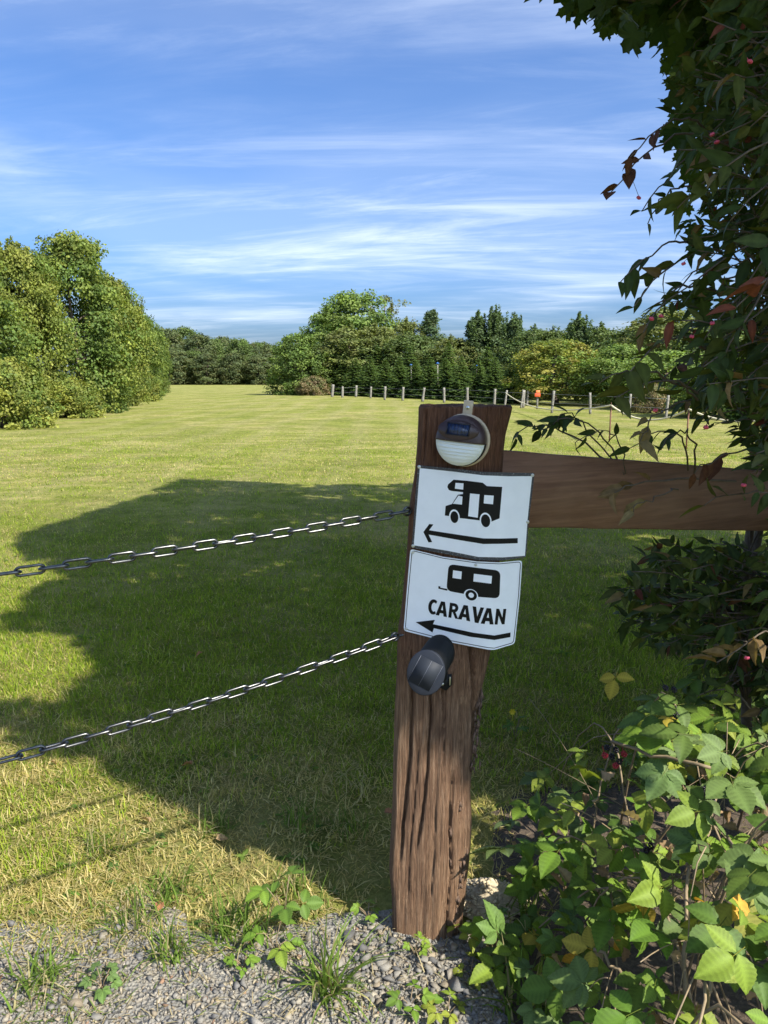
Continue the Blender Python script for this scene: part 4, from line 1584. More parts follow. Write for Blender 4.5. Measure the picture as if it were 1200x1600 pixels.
for k, (px, ty, w) in enumerate([(500, 540, 70), (545, 530, 70), (590, 535, 70), (640, 532, 70), (690, 536, 70), (740, 533, 70), (790, 530, 70), (840, 532, 70), (890, 530, 70), (940, 528, 80), (1000, 530, 90), (1060, 528, 90), (1120, 526, 100), (1190, 524, 110)]):
    place_tree(('dark', 'olive', 'spiky')[k % 3], px, 612, ty + (0, -14, 8, -6, 12)[k % 5], w * 1.5, 'tree in the shady second row of the fenced wood, %s from the left' % ORD[k], group='second row of the fenced wood', dist=70 - 0.5 * k, rot=k * 1.9)
place_tree('brownbush', 490, 618, 588, 54, 'low brownish bush at the left foot of the fenced wood', 'bush', name='bush')
place_tree('brownbush', 1015, 645, 600, 60, 'low straw-coloured bush right of the yellow maple', 'bush', name='bush')
sp = [(536, 617, 566), (556, 618, 560), (578, 619, 556), (602, 620, 562), (624, 621, 558), (648, 622, 562), (672, 623, 556), (696, 624, 560), (720, 625, 556), (746, 627, 560), (772, 628, 556), (798, 630, 566), (640, 618, 540), (700, 620, 536), (760, 622, 540), (590, 617, 542)]
for k, (px, by, ty) in enumerate(sp):
    lab = 'young spruce in the row behind the fence, %s from the left' % ORD[k] if k < 12 else 'taller spruce in the second row, %s from the left' % ORD[(1, 2, 3, 0)[k - 12]]
    place_tree('spruce%d' % (k % 2), px, by, ty, 60 if k < 12 else 66, lab, name='spruce_tree', group='young spruces behind the fence', rot=k * 0.9)

# ------------------------------------------------------------------ stake fence, rope and small things in the distance
stakes = [(519, 620, 601, 5.5), (535, 621, 604, 4.5), (556, 620.5, 602.5, 4.5), (579, 622, 604.5, 4), (601, 625, 604, 4.5), (629, 626, 605, 4.5), (660, 627.5, 606, 4.8), (694, 629, 606, 4.8), (730, 631, 606, 5), (772, 634, 608, 5), (788.5, 635, 610, 5), (814, 637.5, 609.5, 4.6), (862, 645.5, 611, 6), (922, 647, 614, 6), (982, 651, 616, 6), (1040, 655, 618, 6.5)]
g0 = G(519, 620)
wf = thing('wire_fence', 'long fence of grey weathered stakes and thin wires along the wood', 'fence', g0)
tops = []
for k, (px, by, ty, w) in enumerate(stakes):
    g = G(px, by)
    d = g[1] * CP + CAMZ * SP
    h = (by - ty) / F * d
    lean = np.array([rng.normal(0.05, 0.05), rng.normal(0, 0.04), 1.0])
    mb = MB()
    t = np.linspace(-0.05, 1, 6)
    r_ = w * (0.41 if px < 780 else 0.34) / F * d
    mb.tube(g - g0 + lean * (t * h)[:, None], r_ * (1.05 - 0.1 * t) * (1 + 0.08 * rng.normal(0, 1, 6)), 7)
    mb.build('stake', M_OLDPOST, wf)
    tops.append((g - g0, h))
for lv_ in (0.45, 0.85):
    mb = MB()
    mb.tube([p + np.array([0, -0.05, h * lv_]) for p, h in tops], 0.006, 4)
    mb.build('wire', M_WIRE, wf)
# second stake of the doubled pair and a thinner stake
for px, by, ty, w, lab in ((817.5, 637, 610, 4, 'grey stake leaning against its twin left of the orange box'), (823.5, 634, 611, 3.2, 'thin grey stake just left of the orange box')):
    g = G(px, by)
    d = g[1]
    mb = MB()
    t = np.linspace(-0.03, 1, 6)
    mb.tube(np.array([0.03, 0.001, 1.0]) * (t * (by - ty) / F * d)[:, None], w / 2 / F * d * (1.05 - 0.1 * t), 7)
    o = mb.build('wooden_stake', M_OLDPOST)
    o.location = g
    tag(o, lab, 'stake')
# energiser box on its stake
g = G(839, 639)
d = g[1]
bx = thing('fence_energiser', 'orange-red box on a stake in front of the yellow maple', 'electric box', g)
mb = MB()
hs = 29 / F * d
mb.tube([(0, 0, -0.05), (0, 0, hs * 0.45), (0.01, 0, hs * 0.9)], 0.05, 8)
mb.build('stake', M_OLDPOST, bx)
mb = MB()
mb.box((-0.02, -0.09, hs * 0.74), (1, 0, 0), (0, 1, 0), (0, 0, 1), 0.135, 0.06, 0.085, bev=0.02)
mb.build('box', M_RED, bx)
mb = MB()
mb.box((0.0, -0.09, hs * 0.74 + 0.155), (1, 0, 0), (0, 1, 0), (0, 0, 1), 0.10, 0.05, 0.065, bev=0.02)
mb.build('lid', M_ORANGE, bx)
# blue-capped poles among the spruces
for px, by, ty, lab in ((642, 625, 576, 'pale pole with a blue cap, left one among the spruces'), (683, 627, 574, 'pale pole with a blue cap, middle one among the spruces'), (744, 630, 579, 'pale pole with a blue cap, right one among the spruces')):
    g = G(px, by)
    g *= (g[1] + 7.0) / g[1]
    d = g[1]
    h = (by - ty) / F * d
    t_ = thing('capped_pole', lab, 'pole', g)
    mb = MB()
    mb.tube([(0, 0, -0.05), (0.02, 0, h * 0.5), (0.0, 0, h)], 0.05, 7)
    mb.build('pole', M_OLDPOST, t_)
    mb = MB()
    mb.lathe([(0.001, 0.10), (0.08, 0.04), (0.15, 0.0), (0.13, -0.02), (0.0, -0.02)], (0, 0, h), (1, 0, 0), (0, 1, 0), (0, 0, 1), 12)
    mb.build('cap', M_BLUE, t_)
# sagging rope in two swags, hung on rusty rods
rods = [(952, 690, 634), (1072, 702, 640)]
rp = []
for k, (px, by, ty) in enumerate(rods):
    g = G(px, by)
    h = (by - ty) / F * (g[1] * CP + CAMZ * SP)
    mb = MB()
    mb.tube([(0, 0, -0.1), (0, 0, h / 2), (0, 0, h)], 0.018, 8)
    mb.tube([(0, 0, h), (0, -0.03, h + 0.03), (0, 0, h + 0.06), (0, 0.03, h + 0.03), (0, 0, h)], 0.008, 6)
    o = mb.build('metal_rod', M_RUST)
    o.location = g
    tag(o, ('rusty metal rod holding the rope, left one', 'rusty metal rod behind the bush leaves, right one')[k], 'rod')
    rp.append(g + np.array([0, 0, h]))
ga = G(789, 635)
start = ga + np.array([0, 0, 0.72])
endp = G(1250, 720) + np.array([0, 0, 0.95])


def rope(a_, b_, sag, label):
    t = np.linspace(0, 1, 40)
    p = a_ + (b_ - a_) * t[:, None]
    p[:, 2] -= 4 * sag * t * (1 - t)
    mb = MB()
    mb.tube(p - a_, 0.022, 6)
    o = mb.build('rope', M_ROPE, None, True)
    o.location = a_
    tag(o, label, 'rope')


rope(start, rp[0], 0.42, 'pale rope sagging across the meadow right of the post')
rope(rp[0], rp[1], 0.28, 'pale rope running on behind the bush leaves')
rope(rp[1], endp, 0.25, 'last stretch of pale rope hidden in the bush')

# ------------------------------------------------------------------ where sunlight and shade fall on the ground
SHADE = np.array([(720, 752), (480, 757), (350, 750), (275, 747), (225, 772), (150, 797), (100, 810), (20, 838), (18, 865), (60, 885), (95, 905), (40, 915), (25, 950), (0, 960), (-60, 965), (-60, 985), (0, 992), (90, 990), (130, 1010), (130, 1055), (60, 1085), (-60, 1110), (-60, 1150), (60, 1180), (130, 1195), (230, 1225), (330, 1265), (420, 1325), (540, 1385), (610, 1425), (700, 1440), (800, 1390), (860, 1300), (1000, 1250), (1300, 1200), (1300, 752)], float)


def in_poly(x, y, poly):
    r = np.zeros(len(x), bool)
    n_ = len(poly)
    for k in range(n_):
        x0, y0 = poly[k]
        x1, y1 = poly[(k + 1) % n_]
        c_ = ((y0 > y) != (y1 > y)) & (x < (x1 - x0) * (y - y0) / (y1 - y0 + 1e-12) + x0)
        r ^= c_
    return r


_t = []
for z in np.arange(0.06, 0.62, 0.08):
    for x in (0.03, 0.11, 0.19):
        _t.append((x + 0.05 * z, 1.82, z))
for x in np.arange(0.30, 1.25, 0.15):
    for y in np.arange(1.35, 2.25, 0.18):
        for z in (0.12, 0.34, 0.56):
            if z < 0.75 * x + 0.02:
                _t.append((x, y, z))
LIT_T = np.array(_t)


def keeps_light(p, r, soft=0.0, edge=0.0):
    """True for points whose shadow falls where the photograph shows shade (or out of view)"""
    t = p[:, 2] / SUN[2]
    g = p - SUN * t[:, None]
    px, py, d = proj(g)
    px = px + r.normal(0, soft, len(px)) if soft else px
    vis = (d > 0.2) & (px > -80) & (px < 1290) & (py > 640) & (py < 1680)
    ok = ~vis | in_poly(px, py, SHADE)
    if edge:
        for dx, dy in ((edge, 0), (-edge, 0), (0, edge), (0, -edge)):
            qx, qy, _q = proj(g + np.array([dx, dy, 0]))
            ok &= ~vis | in_poly(qx, qy, SHADE)
    for T in LIT_T:
        v = p - T
        along = v @ SUN
        perp = np.linalg.norm(v - along[:, None] * SUN, axis=1)
        lim = 0.07 if T[0] < 0.29 else 0.105
        ok &= ~((along > 0) & (perp < lim))
    return ok


# ------------------------------------------------------------------ leaf shapes
def leaflet(n, width, tooth, fold, droop, pleat, tip=1.0, asym=0.0, sweep=0.0, vein=0.1):
    """ovate leaf along +x: rows of midrib / inner / margin points"""
    V, C, Fq = [], [], []
    for k in range(n + 1):
        t = k / n
        w = width * (math.sin(math.pi * t ** 0.72) ** 0.9) * (1.06 - 0.30 * t) if 0 < t < 1 else 0.004
        z0 = -droop * t * t
        tz = tooth * (1 if k % 2 else -1) if 0 < k < n else 0
        pl = pleat * (1 if k % 2 else -1)
        for s in (1, -1):
            ww_ = w * (1 + asym * s)
            if s == 1:
                V.append((t + sweep * ww_, ww_ + tz * 0.6, z0 + fold * ww_ * 0.7 + pl))
                V.append((t + sweep * 0.5 * ww_, ww_ * 0.5, z0 + fold * ww_ * 0.6 + pl * 0.8))
                V.append((t * tip, 0, z0))
            else:
                V.append((t + sweep * 0.5 * ww_, -ww_ * 0.5, z0 + fold * ww_ * 0.6 + pl * 0.8))
                V.append((t + sweep * ww_, -ww_ - tz * 0.6, z0 + fold * ww_ * 0.7 + pl))
        sh = 1 - vein * 1.4 if k % 2 else 1 + vein
        mr_ = 1 + 3 * vein
        C += [(sh, sh, sh), (sh, sh, sh), (mr_, mr_, mr_), (sh, sh, sh), (sh, sh, sh)]
    for k in range(n):
        for j_ in range(4):
            a_ = k * 5 + j_
            Fq.append((a_, a_ + 1, a_ + 6, a_ + 5))
    return np.array(V), np.array(Fq), np.array(C)


def compound(parts):
    """parts: list of (leaflet, scale, angle, offset, tilt)"""
    Vs, Fs, Cs, off = [], [], [], 0
    for (V, Fq, C), s, a, o_, tl in parts:
        V = V * s
        c_, s_ = math.cos(a), math.sin(a)
        V = V @ np.array([[math.cos(tl), 0, -math.sin(tl)], [0, 1, 0], [math.sin(tl), 0, math.cos(tl)]])
        V = V @ np.array([[c_, s_, 0], [-s_, c_, 0], [0, 0, 1]]) + np.array(o_)
        Vs.append(V)
        Fs.append(Fq + off)
        Cs.append(C)
        off += len(V)
    return np.concatenate(Vs), np.concatenate(Fs), np.concatenate(Cs)


def bramble_leaf(r, five=False):
    def lf():
        return leaflet(16, r.uniform(0.31, 0.39), 0.020, r.uniform(-0.05, 0.55), r.uniform(-0.02, 0.40), 0.013, sweep=0.35, vein=0.11)
    st = 0.32
    if five:
        parts = [(lf(), 1.0, r.normal(0, 0.1), (st, 0, 0), r.normal(0.05, 0.1)), (lf(), 0.82, 0.95, (st - 0.02, 0.02, 0), 0.05), (lf(), 0.82, -0.95, (st - 0.02, -0.02, 0), 0.05),
                 (lf(), 0.62, 1.75, (st - 0.05, 0.03, 0), 0.1), (lf(), 0.62, -1.75, (st - 0.05, -0.03, 0), 0.1)]
    else:
        parts = [(lf(), 1.0, r.normal(0, 0.12), (st + 0.10, 0, 0), r.normal(0.05, 0.12)), (lf(), 0.80, 1.32 + r.normal(0, 0.15), (st - 0.05, 0.03, 0), r.normal(0.08, 0.12)), (lf(), 0.80, -1.32 + r.normal(0, 0.15), (st - 0.05, -0.03, 0), r.normal(0.08, 0.12))]
    V, Fq, C = compound(parts)
    # petiole
    k = len(V)
    V = np.concatenate([V, [(0, 0.012, 0), (0, -0.012, 0), (0.02, 0, 0.015), (st + 0.12, 0.009, 0), (st + 0.12, -0.009, 0), (st + 0.12, 0, 0.012)]])
    Fq = np.concatenate([Fq, [(k, k + 1, k + 4, k + 3), (k + 1, k + 2, k + 5, k + 4), (k + 2, k, k + 3, k + 5)]])
    C = np.concatenate([C, np.ones((6, 3)) * np.array([1.5, 1.1, 1.0])])
    return V, Fq, C


MAPLE_OUT = [(0.0, 0.03), (-0.10, 0.22), (-0.06, 0.34), (0.10, 0.40), (0.08, 0.52), (0.24, 0.50), (0.36, 0.44), (0.40, 0.60), (0.54, 0.52), (0.66, 0.62), (0.62, 0.40), (0.56, 0.24), (0.70, 0.22), (0.80, 0.26), (0.86, 0.12), (1.04, 0.0)]


def maple_leaf(r, simple=False):
    out = MAPLE_OUT if not simple else [MAPLE_OUT[k] for k in (0, 1, 4, 6, 9, 11, 13, 15)]
    up = [(x, y) for x, y in out]
    dn = [(x, -y) for x, y in out[::-1]][1:]
    o_ = np.array(up + dn)
    cup = r.uniform(-0.25, 0.35)
    z = cup * (o_[:, 1] ** 2) - r.uniform(0.05, 0.35) * o_[:, 0] ** 2 + r.normal(0, 0.025, len(o_))
    V = np.concatenate([[(0.22, 0, 0.0)], np.column_stack([o_, z])])
    n_ = len(o_)
    Fq = np.array([(0, k + 1, (k + 1) % n_ + 1) for k in range(n_)])
    return V, Fq, np.ones((len(V), 3)) * np.r_[[1.1], np.full(n_, 0.96)][:, None]


def frame(d, nrm):
    x = unit(d)
    n_ = unit(nrm - (nrm * x).sum(-1, keepdims=True) * x)
    y = np.cross(n_, x)
    return x, y, n_


def leaf_objects(name, parent, base, lib_meshes, mat, pos, X, Y, Z, S, which):
    for k in range(len(pos)):
        o = obj(name, lib_meshes[which[k]], mat, parent)
        Mx = Matrix.Identity(4)
        for b_ in range(3):
            Mx[b_][0], Mx[b_][1], Mx[b_][2] = X[k][b_] * S[k], Y[k][b_] * S[k], Z[k][b_] * S[k]
        Mx.translation = Vector(pos[k] - base)
        o.matrix_local = Mx


def leaf_stuff(name, parent, base, shapes, cols, mat, pos, X, Y, Z, S, which):
    Vs, Fs, Cs, off = [], {}, [], 0
    for w in range(len(shapes)):
        m = which == w
        if not m.any():
            continue
        V, Fq, C = shapes[w]
        s = S[m][:, None]
        v_, f_, c_ = scatter(V, [Fq], pos[m] - base, X[m] * s, Y[m] * s, Z[m] * s, np.repeat(np.array(cols[w])[None], m.sum(), 0), C)
        Vs.append(v_)
        Fs.setdefault(Fq.shape[1], []).append(f_[0] + off)
        Cs.append(c_)
        off += len(v_)
    o = obj(name, mesh_np(name, np.concatenate(Vs), [np.concatenate(f) for f in Fs.values()], np.concatenate(Cs), True), mat, parent)
    return tag(o, kind='stuff')


# ------------------------------------------------------------------ maple on the right, just outside the view, that shades the place
r = np.random.default_rng(5)
TB = np.array([3.6, 3.4, 0.0])
maple = thing('maple_tree', 'tall maple whose dark lobed leaves hang into the upper right corner', 'tree', TB)
mb = MB()
tz = np.linspace(-0.1, 7.5, 22)
tp = np.stack([TB[0] - 0.10 * tz + 0.10 * np.sin(tz), TB[1] - 0.02 * tz + 0.08 * np.sin(tz * 1.3), tz], -1)
mb.tube(tp - TB, 0.20 * (1.04 - tz / 8.0) + 0.02, 12)
mb.build('trunk', M_BARK, maple, True)
# crown: clumps of leaves at limb ends
K = 1500
cen = np.stack([r.uniform(-0.6, 7.2, K), r.uniform(-2.8, 8.0, K), r.uniform(2.5, 9.5, K)], -1)
e_ = ((cen[:, 0] - 3.3) / 3.7) ** 2 + ((cen[:, 1] - 2.9) / 4.6) ** 2 + ((cen[:, 2] - 5.6) / 4.0) ** 2
cen = cen[(e_ < 1) & (e_ > 0.16)]


def sil_maple(y):
    return np.interp(y, [-400, -60, 0, 44, 60, 130, 190, 260, 470, 520, 640], [560, 780, 905, 930, 1030, 1030, 1020, 1040, 1070, 1140, 1175])


LV = 58
pos = (cen[:, None] + unit(r.normal(0, 1, (len(cen), LV, 3))) * (0.46 * r.random((len(cen), LV, 1)) ** 0.5) * np.array([1.1, 1.1, 0.6])).reshape(-1, 3)
# a hanging spray of leaves that enters at the top and the lobed cluster beside it
sp_ = []
for a_, b_, n_ in (((1120, -30, 3.6), (892, 4, 3.3), 60), ((1150, -60, 3.9), (950, 22, 3.5), 70), ((1180, -20, 3.2), (1010, 30, 3.1), 60)):
    t = r.random(n_) ** 0.8
    q_ = np.array([P(a_[0] + (b_[0] - a_[0]) * u, a_[1] + (b_[1] - a_[1]) * u, a_[2] + (b_[2] - a_[2]) * u) for u in t])
    sp_.append(q_ + r.normal(0, 0.045, q_.shape) * np.array([1, 1, 0.9]))
px, py, d = proj(pos)
vis = (d > 0.1) & (px > -60) & (px < 1260) & (py > -60) & (py < 1700)
pos = pos[~vis | (px > sil_maple(py) + 14) & (py < 640) & (r.random(len(px)) < np.interp(py, [60, 200, 330], [0.8, 0.4, 0.2]))]
pos = pos[keeps_light(pos, r, 6.0, 0.07)]
# unseen leaves added along the sun rays to keep signs and upper post shaded
tz_ = r.uniform(0.74, 1.45, 2600)
T_ = np.stack([r.uniform(-0.05, 0.50, 2600), np.full(2600, 1.80), tz_], -1)
shade_p = T_ + SUN * r.uniform(3.0, 6.0, (2600, 1)) + r.normal(0, 0.03, (2600, 3))
shade_p = shade_p[keeps_light(shade_p, r, 4.0, 0.05)]
pos = np.concatenate([pos, shade_p])
# leave the overhead air in front of the lens free
px, py, d = proj(pos)
pos = pos[~((np.abs(pos[:, 0]) < 0.6) & (np.abs(pos[:, 1]) < 0.6) & (pos[:, 2] < 2.4))]
px, py, d = proj(pos)
infr = (d > 0.2) & (px > -20) & (px < 1225) & (py > -25) & (py < 700)
front = np.concatenate([pos[infr]] + sp_)
# denser leaf curtain in the part of the crown the photograph looks into
ex = []
while sum(len(q_) for q_ in ex) < 620:
    px_, py_ = r.uniform(1040, 1220, 400), r.uniform(-20, 470, 400)
    okm = (px_ > sil_maple(py_) + 16 + 90 * r.random(400) ** 2) & (r.random(400) < np.clip(1.1 - py_ / 400, 0.06, 1))
    dd_ = r.uniform(2.6, 4.4, 400)
    ex.append(np.array([P(a_, b_, c_) for a_, b_, c_ in zip(px_[okm], py_[okm], dd_[okm])]))
ex = np.concatenate(ex)[:620]
ex = ex[keeps_light(ex, r, 6.0, 0.05)]
front = np.concatenate([front, ex])
back = pos[~infr]
# limbs from the trunk to a sample of clumps
mb = MB()
sel = cen[r.choice(len(cen), 90, replace=False)]
px, py, d = proj(sel)
sel = sel[~((d > 0.1) & (px < sil_maple(py) + 60) & (px > -100) & (py > -100) & (py < 1600))]
tgt = list(sel) + [q_[np.argmin(proj(q_)[0])] for q_ in sp_]
for q_ in tgt:
    h = np.clip(q_[2] * r.uniform(0.45, 0.75), 1.4, 7.2)
    a_ = np.array([np.interp(h, tz, tp[:, c_]) for c_ in range(3)])
    t = np.linspace(0, 1, 10)[:, None]
    mid = (a_ + q_) / 2 + np.array([0, 0, 0.25 * np.linalg.norm(q_ - a_)])
    pts = (1 - t) ** 2 * a_ + 2 * t * (1 - t) * mid + t * t * q_
    if not keeps_light(pts, r, 0.0, 0.10).all():
        continue
    mb.tube(pts - TB, 0.05 * (1.05 - t[:, 0]) * np.linalg.norm(q_ - a_) / 3 + 0.004, 6)
o = mb.build('branches', M_TWIG, maple, True)
tag(o, kind='stuff')
MAPLE_COL = [(0.055, 0.095, 0.020), (0.045, 0.080, 0.020), (0.070, 0.110, 0.022), (0.050, 0.090, 0.028), (0.085, 0.115, 0.024)]
mshapes = [maple_leaf(r) for _ in range(8)]
mcols = [MAPLE_COL[k % 5] for k in range(8)]
sshapes = [maple_leaf(r, True) for _ in range(6)]


def hang(n, r):
    d = unit(np.stack([r.normal(-0.25, 0.6, n), r.normal(0, 0.6, n), r.normal(-0.55, 0.35, n)], -1))
    nr = unit(np.stack([r.normal(0, 0.5, n), r.normal(-0.25, 0.5, n), r.normal(0.8, 0.4, n)], -1))
    return frame(d, nr)


X, Y, Z = hang(len(front), r)
S = r.uniform(0.055, 0.105, len(front))
W = r.integers(8, size=len(front))
px, py, d = proj(front)
score = S / np.maximum(d, 0.3) * ((px > 0) & (px < 1200) & (py > 0) & (py < 700)) + 0.02 * (px < 1090) * ((py > 0) & (px > 0))
top_i = np.argsort(-score)[:290]
rest = np.setdiff1d(np.arange(len(front)), top_i)
mmesh = [mesh_np('leaf', V * 1.0, [Fq], np.array(c_) * C) for (V, Fq, C), c_ in zip(mshapes, mcols)]
leaf_objects('leaf', maple, TB, mmesh, M_LEAF, front[top_i], X[top_i], Y[top_i], Z[top_i], S[top_i], W[top_i])
leaf_stuff('foliage', maple, TB, mshapes, mcols, M_LEAF, front[rest], X[rest], Y[rest], Z[rest], S[rest], W[rest])
X, Y, Z = hang(len(back), r)
S = r.uniform(0.10, 0.155, len(back))
W = r.integers(6, size=len(back))
leaf_stuff('crown', maple, TB, sshapes, mcols[:6], M_LEAF, back, X, Y, Z, S, W)

# ------------------------------------------------------------------ spindle bush at the right edge
r = np.random.default_rng(21)
SB = np.array([1.45, 2.55, 0.0])
spindle = thing('spindle_bush', 'dark spindle bush with reddish leaves and pink fruits at the right edge', 'bush', SB)
tw = MB()
stems = []
for k, (x0, y0, x1, y1, h) in enumerate([(1.50, 2.62, 1.15, 2.1, 3.0), (1.62, 2.45, 1.30, 1.75, 3.2), (1.38, 2.75, 1.28, 2.55, 2.6), (1.70, 2.2, 1.10, 1.5, 2.3), (1.45, 2.9, 1.42, 2.95, 3.3), (1.75, 2.6, 1.55, 2.2, 3.6)]):
    t = np.linspace(0, 1, 24)
    p = np.stack([x0 + (x1 - x0) * t ** 1.7 + 0.03 * np.sin(t * 9 + k), y0 + (y1 - y0) * t ** 1.7 + 0.03 * np.sin(t * 7 + 2 * k), -0.05 + h * t], -1)
    tw.tube(p - SB, 0.017 * (1.08 - t) + 0.003, 7)
    stems.append(p)
stem_pts = np.concatenate([p[3:] for p in stems])
LP, LD, LN, LS, LT = [], [], [], [], []      # leaf position, direction, normal, size, kind
fruit = []


FORCED = []


def spray(tip, leaves=8, span=0.5, size=0.060, kind=None, start=None, sag=0.04, spread=0.9, forced=True):
    """a thin branch from the nearest stem to a tip, leaves in pairs along its outer part"""
    start_given = start is not None and forced
    if start is None:
        dd_ = np.linalg.norm((stem_pts - tip) * np.array([1, 1, 1.0]) + np.array([0, 0, 0.18]), axis=1)
        cand = np.argsort(dd_)[:14]
        start = stem_pts[r.choice(cand)]
    L = np.linalg.norm(tip - start)
    t = np.linspace(0, 1, 12)[:, None]
    mid = start * 0.45 + tip * 0.55 + np.array([r.normal(0, 0.04), r.normal(0, 0.04), sag + 0.14 * L])
    pts = (1 - t) ** 2 * start + 2 * t * (1 - t) * mid + t * t * tip
    pts[1:-1] += r.normal(0, 0.004, (10, 3))
    tw.tube(pts - SB, 0.0026 * (1.05 - t[:, 0]) * min(1.4, L / 0.5) + 0.0012, 5)
    ln = min(span, L * 0.85)
    for k in range(leaves):
        u = 1 - ln / L * (k / max(1, leaves - 1)) * r.uniform(0.8, 1.1)
        u = np.clip(u, 0, 1)
        p = np.array([np.interp(u, t[:, 0], pts[:, c_]) for c_ in range(3)])
        tang = unit(np.array([np.interp(min(1, u + 0.05), t[:, 0], pts[:, c_]) - np.interp(max(0, u - 0.05), t[:, 0], pts[:, c_]) for c_ in range(3)]))
        side = unit(np.cross(tang, r.normal(0, 1, 3)))
        d_ = unit(tang * 0.7 + side * spread + np.array([0, 0, -0.30]) + r.normal(0, 0.15, 3))
        LP.append(p)
        LD.append(d_)
        LN.append(unit(r.normal(0, 0.75, 3) + np.array([-0.1, -0.25, 0.7])))
        LS.append(size * r.uniform(0.65, 1.2))
        FORCED.append(start_given)
        LT.append(kind if kind is not None else r.choice(12, p=SP_W))


# leaf kinds: dark greens, olive, reddish, dry
SP_COL = [(0.045, 0.070, 0.022), (0.055, 0.080, 0.022), (0.040, 0.065, 0.026), (0.070, 0.085, 0.024), (0.075, 0.092, 0.026), (0.060, 0.085, 0.030), (0.090, 0.098, 0.030), (0.048, 0.075, 0.020), (0.170, 0.050, 0.040), (0.110, 0.045, 0.030), (0.200, 0.130, 0.080), (0.240, 0.180, 0.110)]
SP_W = np.array([0.15, 0.14, 0.12, 0.11, 0.10, 0.09, 0.07, 0.12, 0.008, 0.015, 0.02, 0.015])
SP_W = SP_W / SP_W.sum()
SP_COL = [(a_ * 0.95, b_ * 0.95, c_ * 0.65) for a_, b_, c_ in SP_COL]
sp_shapes = []
for k in range(12):
    dry = k >= 10
    sp_shapes.append(leaflet(6, r.uniform(0.17, 0.23), 0.004, r.uniform(0.1, 0.5) if not dry else r.uniform(0.8, 1.4), r.uniform(0.05, 0.4), 0.003 if not dry else 0.02))
# traced sprays
spray(P(955, 300, 1.75), 7, 0.16, 0.066, 9, start=P(1120, 215, 1.95), sag=0.05)
spray(P(985, 245, 1.72), 5, 0.12, 0.060, 9, start=P(1100, 200, 1.95))
spray(P(1003, 330, 1.78), 3, 0.10, 0.050, 0, start=P(1110, 225, 1.95))
spray(P(990, 480, 1.70), 8, 0.22, 0.056, None, start=P(1130, 395, 2.0))
spray(P(970, 440, 1.72), 5, 0.12, 0.058, 0, start=P(1090, 395, 2.0))
spray(P(1012, 350, 1.85), 6, 0.20, 0.050, None, start=P(1120, 300, 2.0))
spray(P(1005, 520, 1.65), 5, 0.16, 0.060, None, start=P(1120, 455, 1.9))
spray(P(985, 580, 1.55), 7, 0.16, 0.066, 4, start=P(1120, 560, 1.9))
spray(P(935, 600, 1.62), 6, 0.14, 0.062, 3, start=P(1090, 615, 1.9), sag=0.02)
spray(P(965, 620, 1.60), 6, 0.14, 0.066, 6, start=P(1090, 625, 1.9), sag=0.02)
spray(P(1000, 690, 1.70), 4, 0.10, 0.062, 11, start=P(1080, 625, 1.9), sag=0.0)
# the low sprig that rises over the rail
spray(P(806, 684, 2.02), 9, 0.15, 0.046, 0, start=P(985, 745, 2.12), sag=0.10)
spray(P(845, 672, 2.02), 9, 0.13, 0.050, 2, start=P(975, 742, 2.10), sag=0.12)
spray(P(872, 660, 2.03), 8, 0.11, 0.050, 0, start=P(968, 738, 2.10), sag=0.11)
spray(P(900, 690, 2.03), 6, 0.12, 0.046, 1, start=P(978, 740, 2.10), sag=0.10)
spray(P(985, 700, 1.95), 5, 0.10, 0.052, 2, start=P(1075, 735, 2.15), sag=0.1)
spray(P(1035, 700, 1.90), 5, 0.10, 0.056, 0, start=P(1085, 740, 2.2), sag=0.1)
# dry sprig in front of the board
spray(P(960, 770, 1.80), 6, 0.16, 0.060, 10, start=P(1150, 752, 1.95), sag=-0.02)
spray(P(990, 800, 1.80), 3, 0.06, 0.060, 11, start=P(1060, 765, 1.88), sag=0.0)
spray(P(1085, 740, 1.80), 5, 0.18, 0.060, 9, start=P(1230, 720, 1.95), sag=0.02)
spray(P(1100, 790, 1.78), 5, 0.14, 0.060, 6, start=P(1240, 770, 1.95), sag=0.0)
# red leaves at the right edge
spray(P(1150, 480, 1.35), 4, 0.10, 0.078, 8, start=P(1260, 420, 1.7))
# dry leaves near the bottom of the bush
spray(P(1120, 1035, 1.62), 6, 0.12, 0.062, 10, start=P(1240, 1000, 1.8))


def sil_bush(y):
    return np.interp(y, [-60, 0, 90, 200, 260, 320, 400, 440, 520, 560, 620, 660, 690, 735, 740, 838, 845, 900, 960, 1000, 1050, 1090], [1050, 1045, 1040, 1035, 1050, 1035, 1045, 1000, 1000, 980, 960, 1000, 1030, 1090, 1170, 1170, 985, 960, 955, 1010, 1090, 1150])


n_done = 0
while n_done < 440:
    py = r.uniform(-40, 1085)
    px = r.uniform(900, 1265)
    s_ = sil_bush(py)
    if px < s_ + 12:
        continue
    dens = 0.28 + 0.72 * smooth(0, 190, px - s_)
    if 300 < py < 470:
        dens *= 0.6
    if 480 < py < 640 and px < 1130:
        dens *= 0.6
    if 640 < py < 735 and px < 1150:
        dens *= 0.3
    if r.random() > dens:
        continue
    d_ = r.uniform(1.45, 2.75)
    if 730 < py < 842:
        if r.random() < 0.75:
            continue
    if 840 < py and px < 1190:
        continue
    tip = P(px, py, d_)
    if tip[2] < 0.45 or not keeps_light(tip[None], r)[0]:
        n_done += 0.02
        continue
    spray(tip, int(r.integers(6, 12)), r.uniform(0.12, 0.26), r.uniform(0.046, 0.066))
    n_done += 1
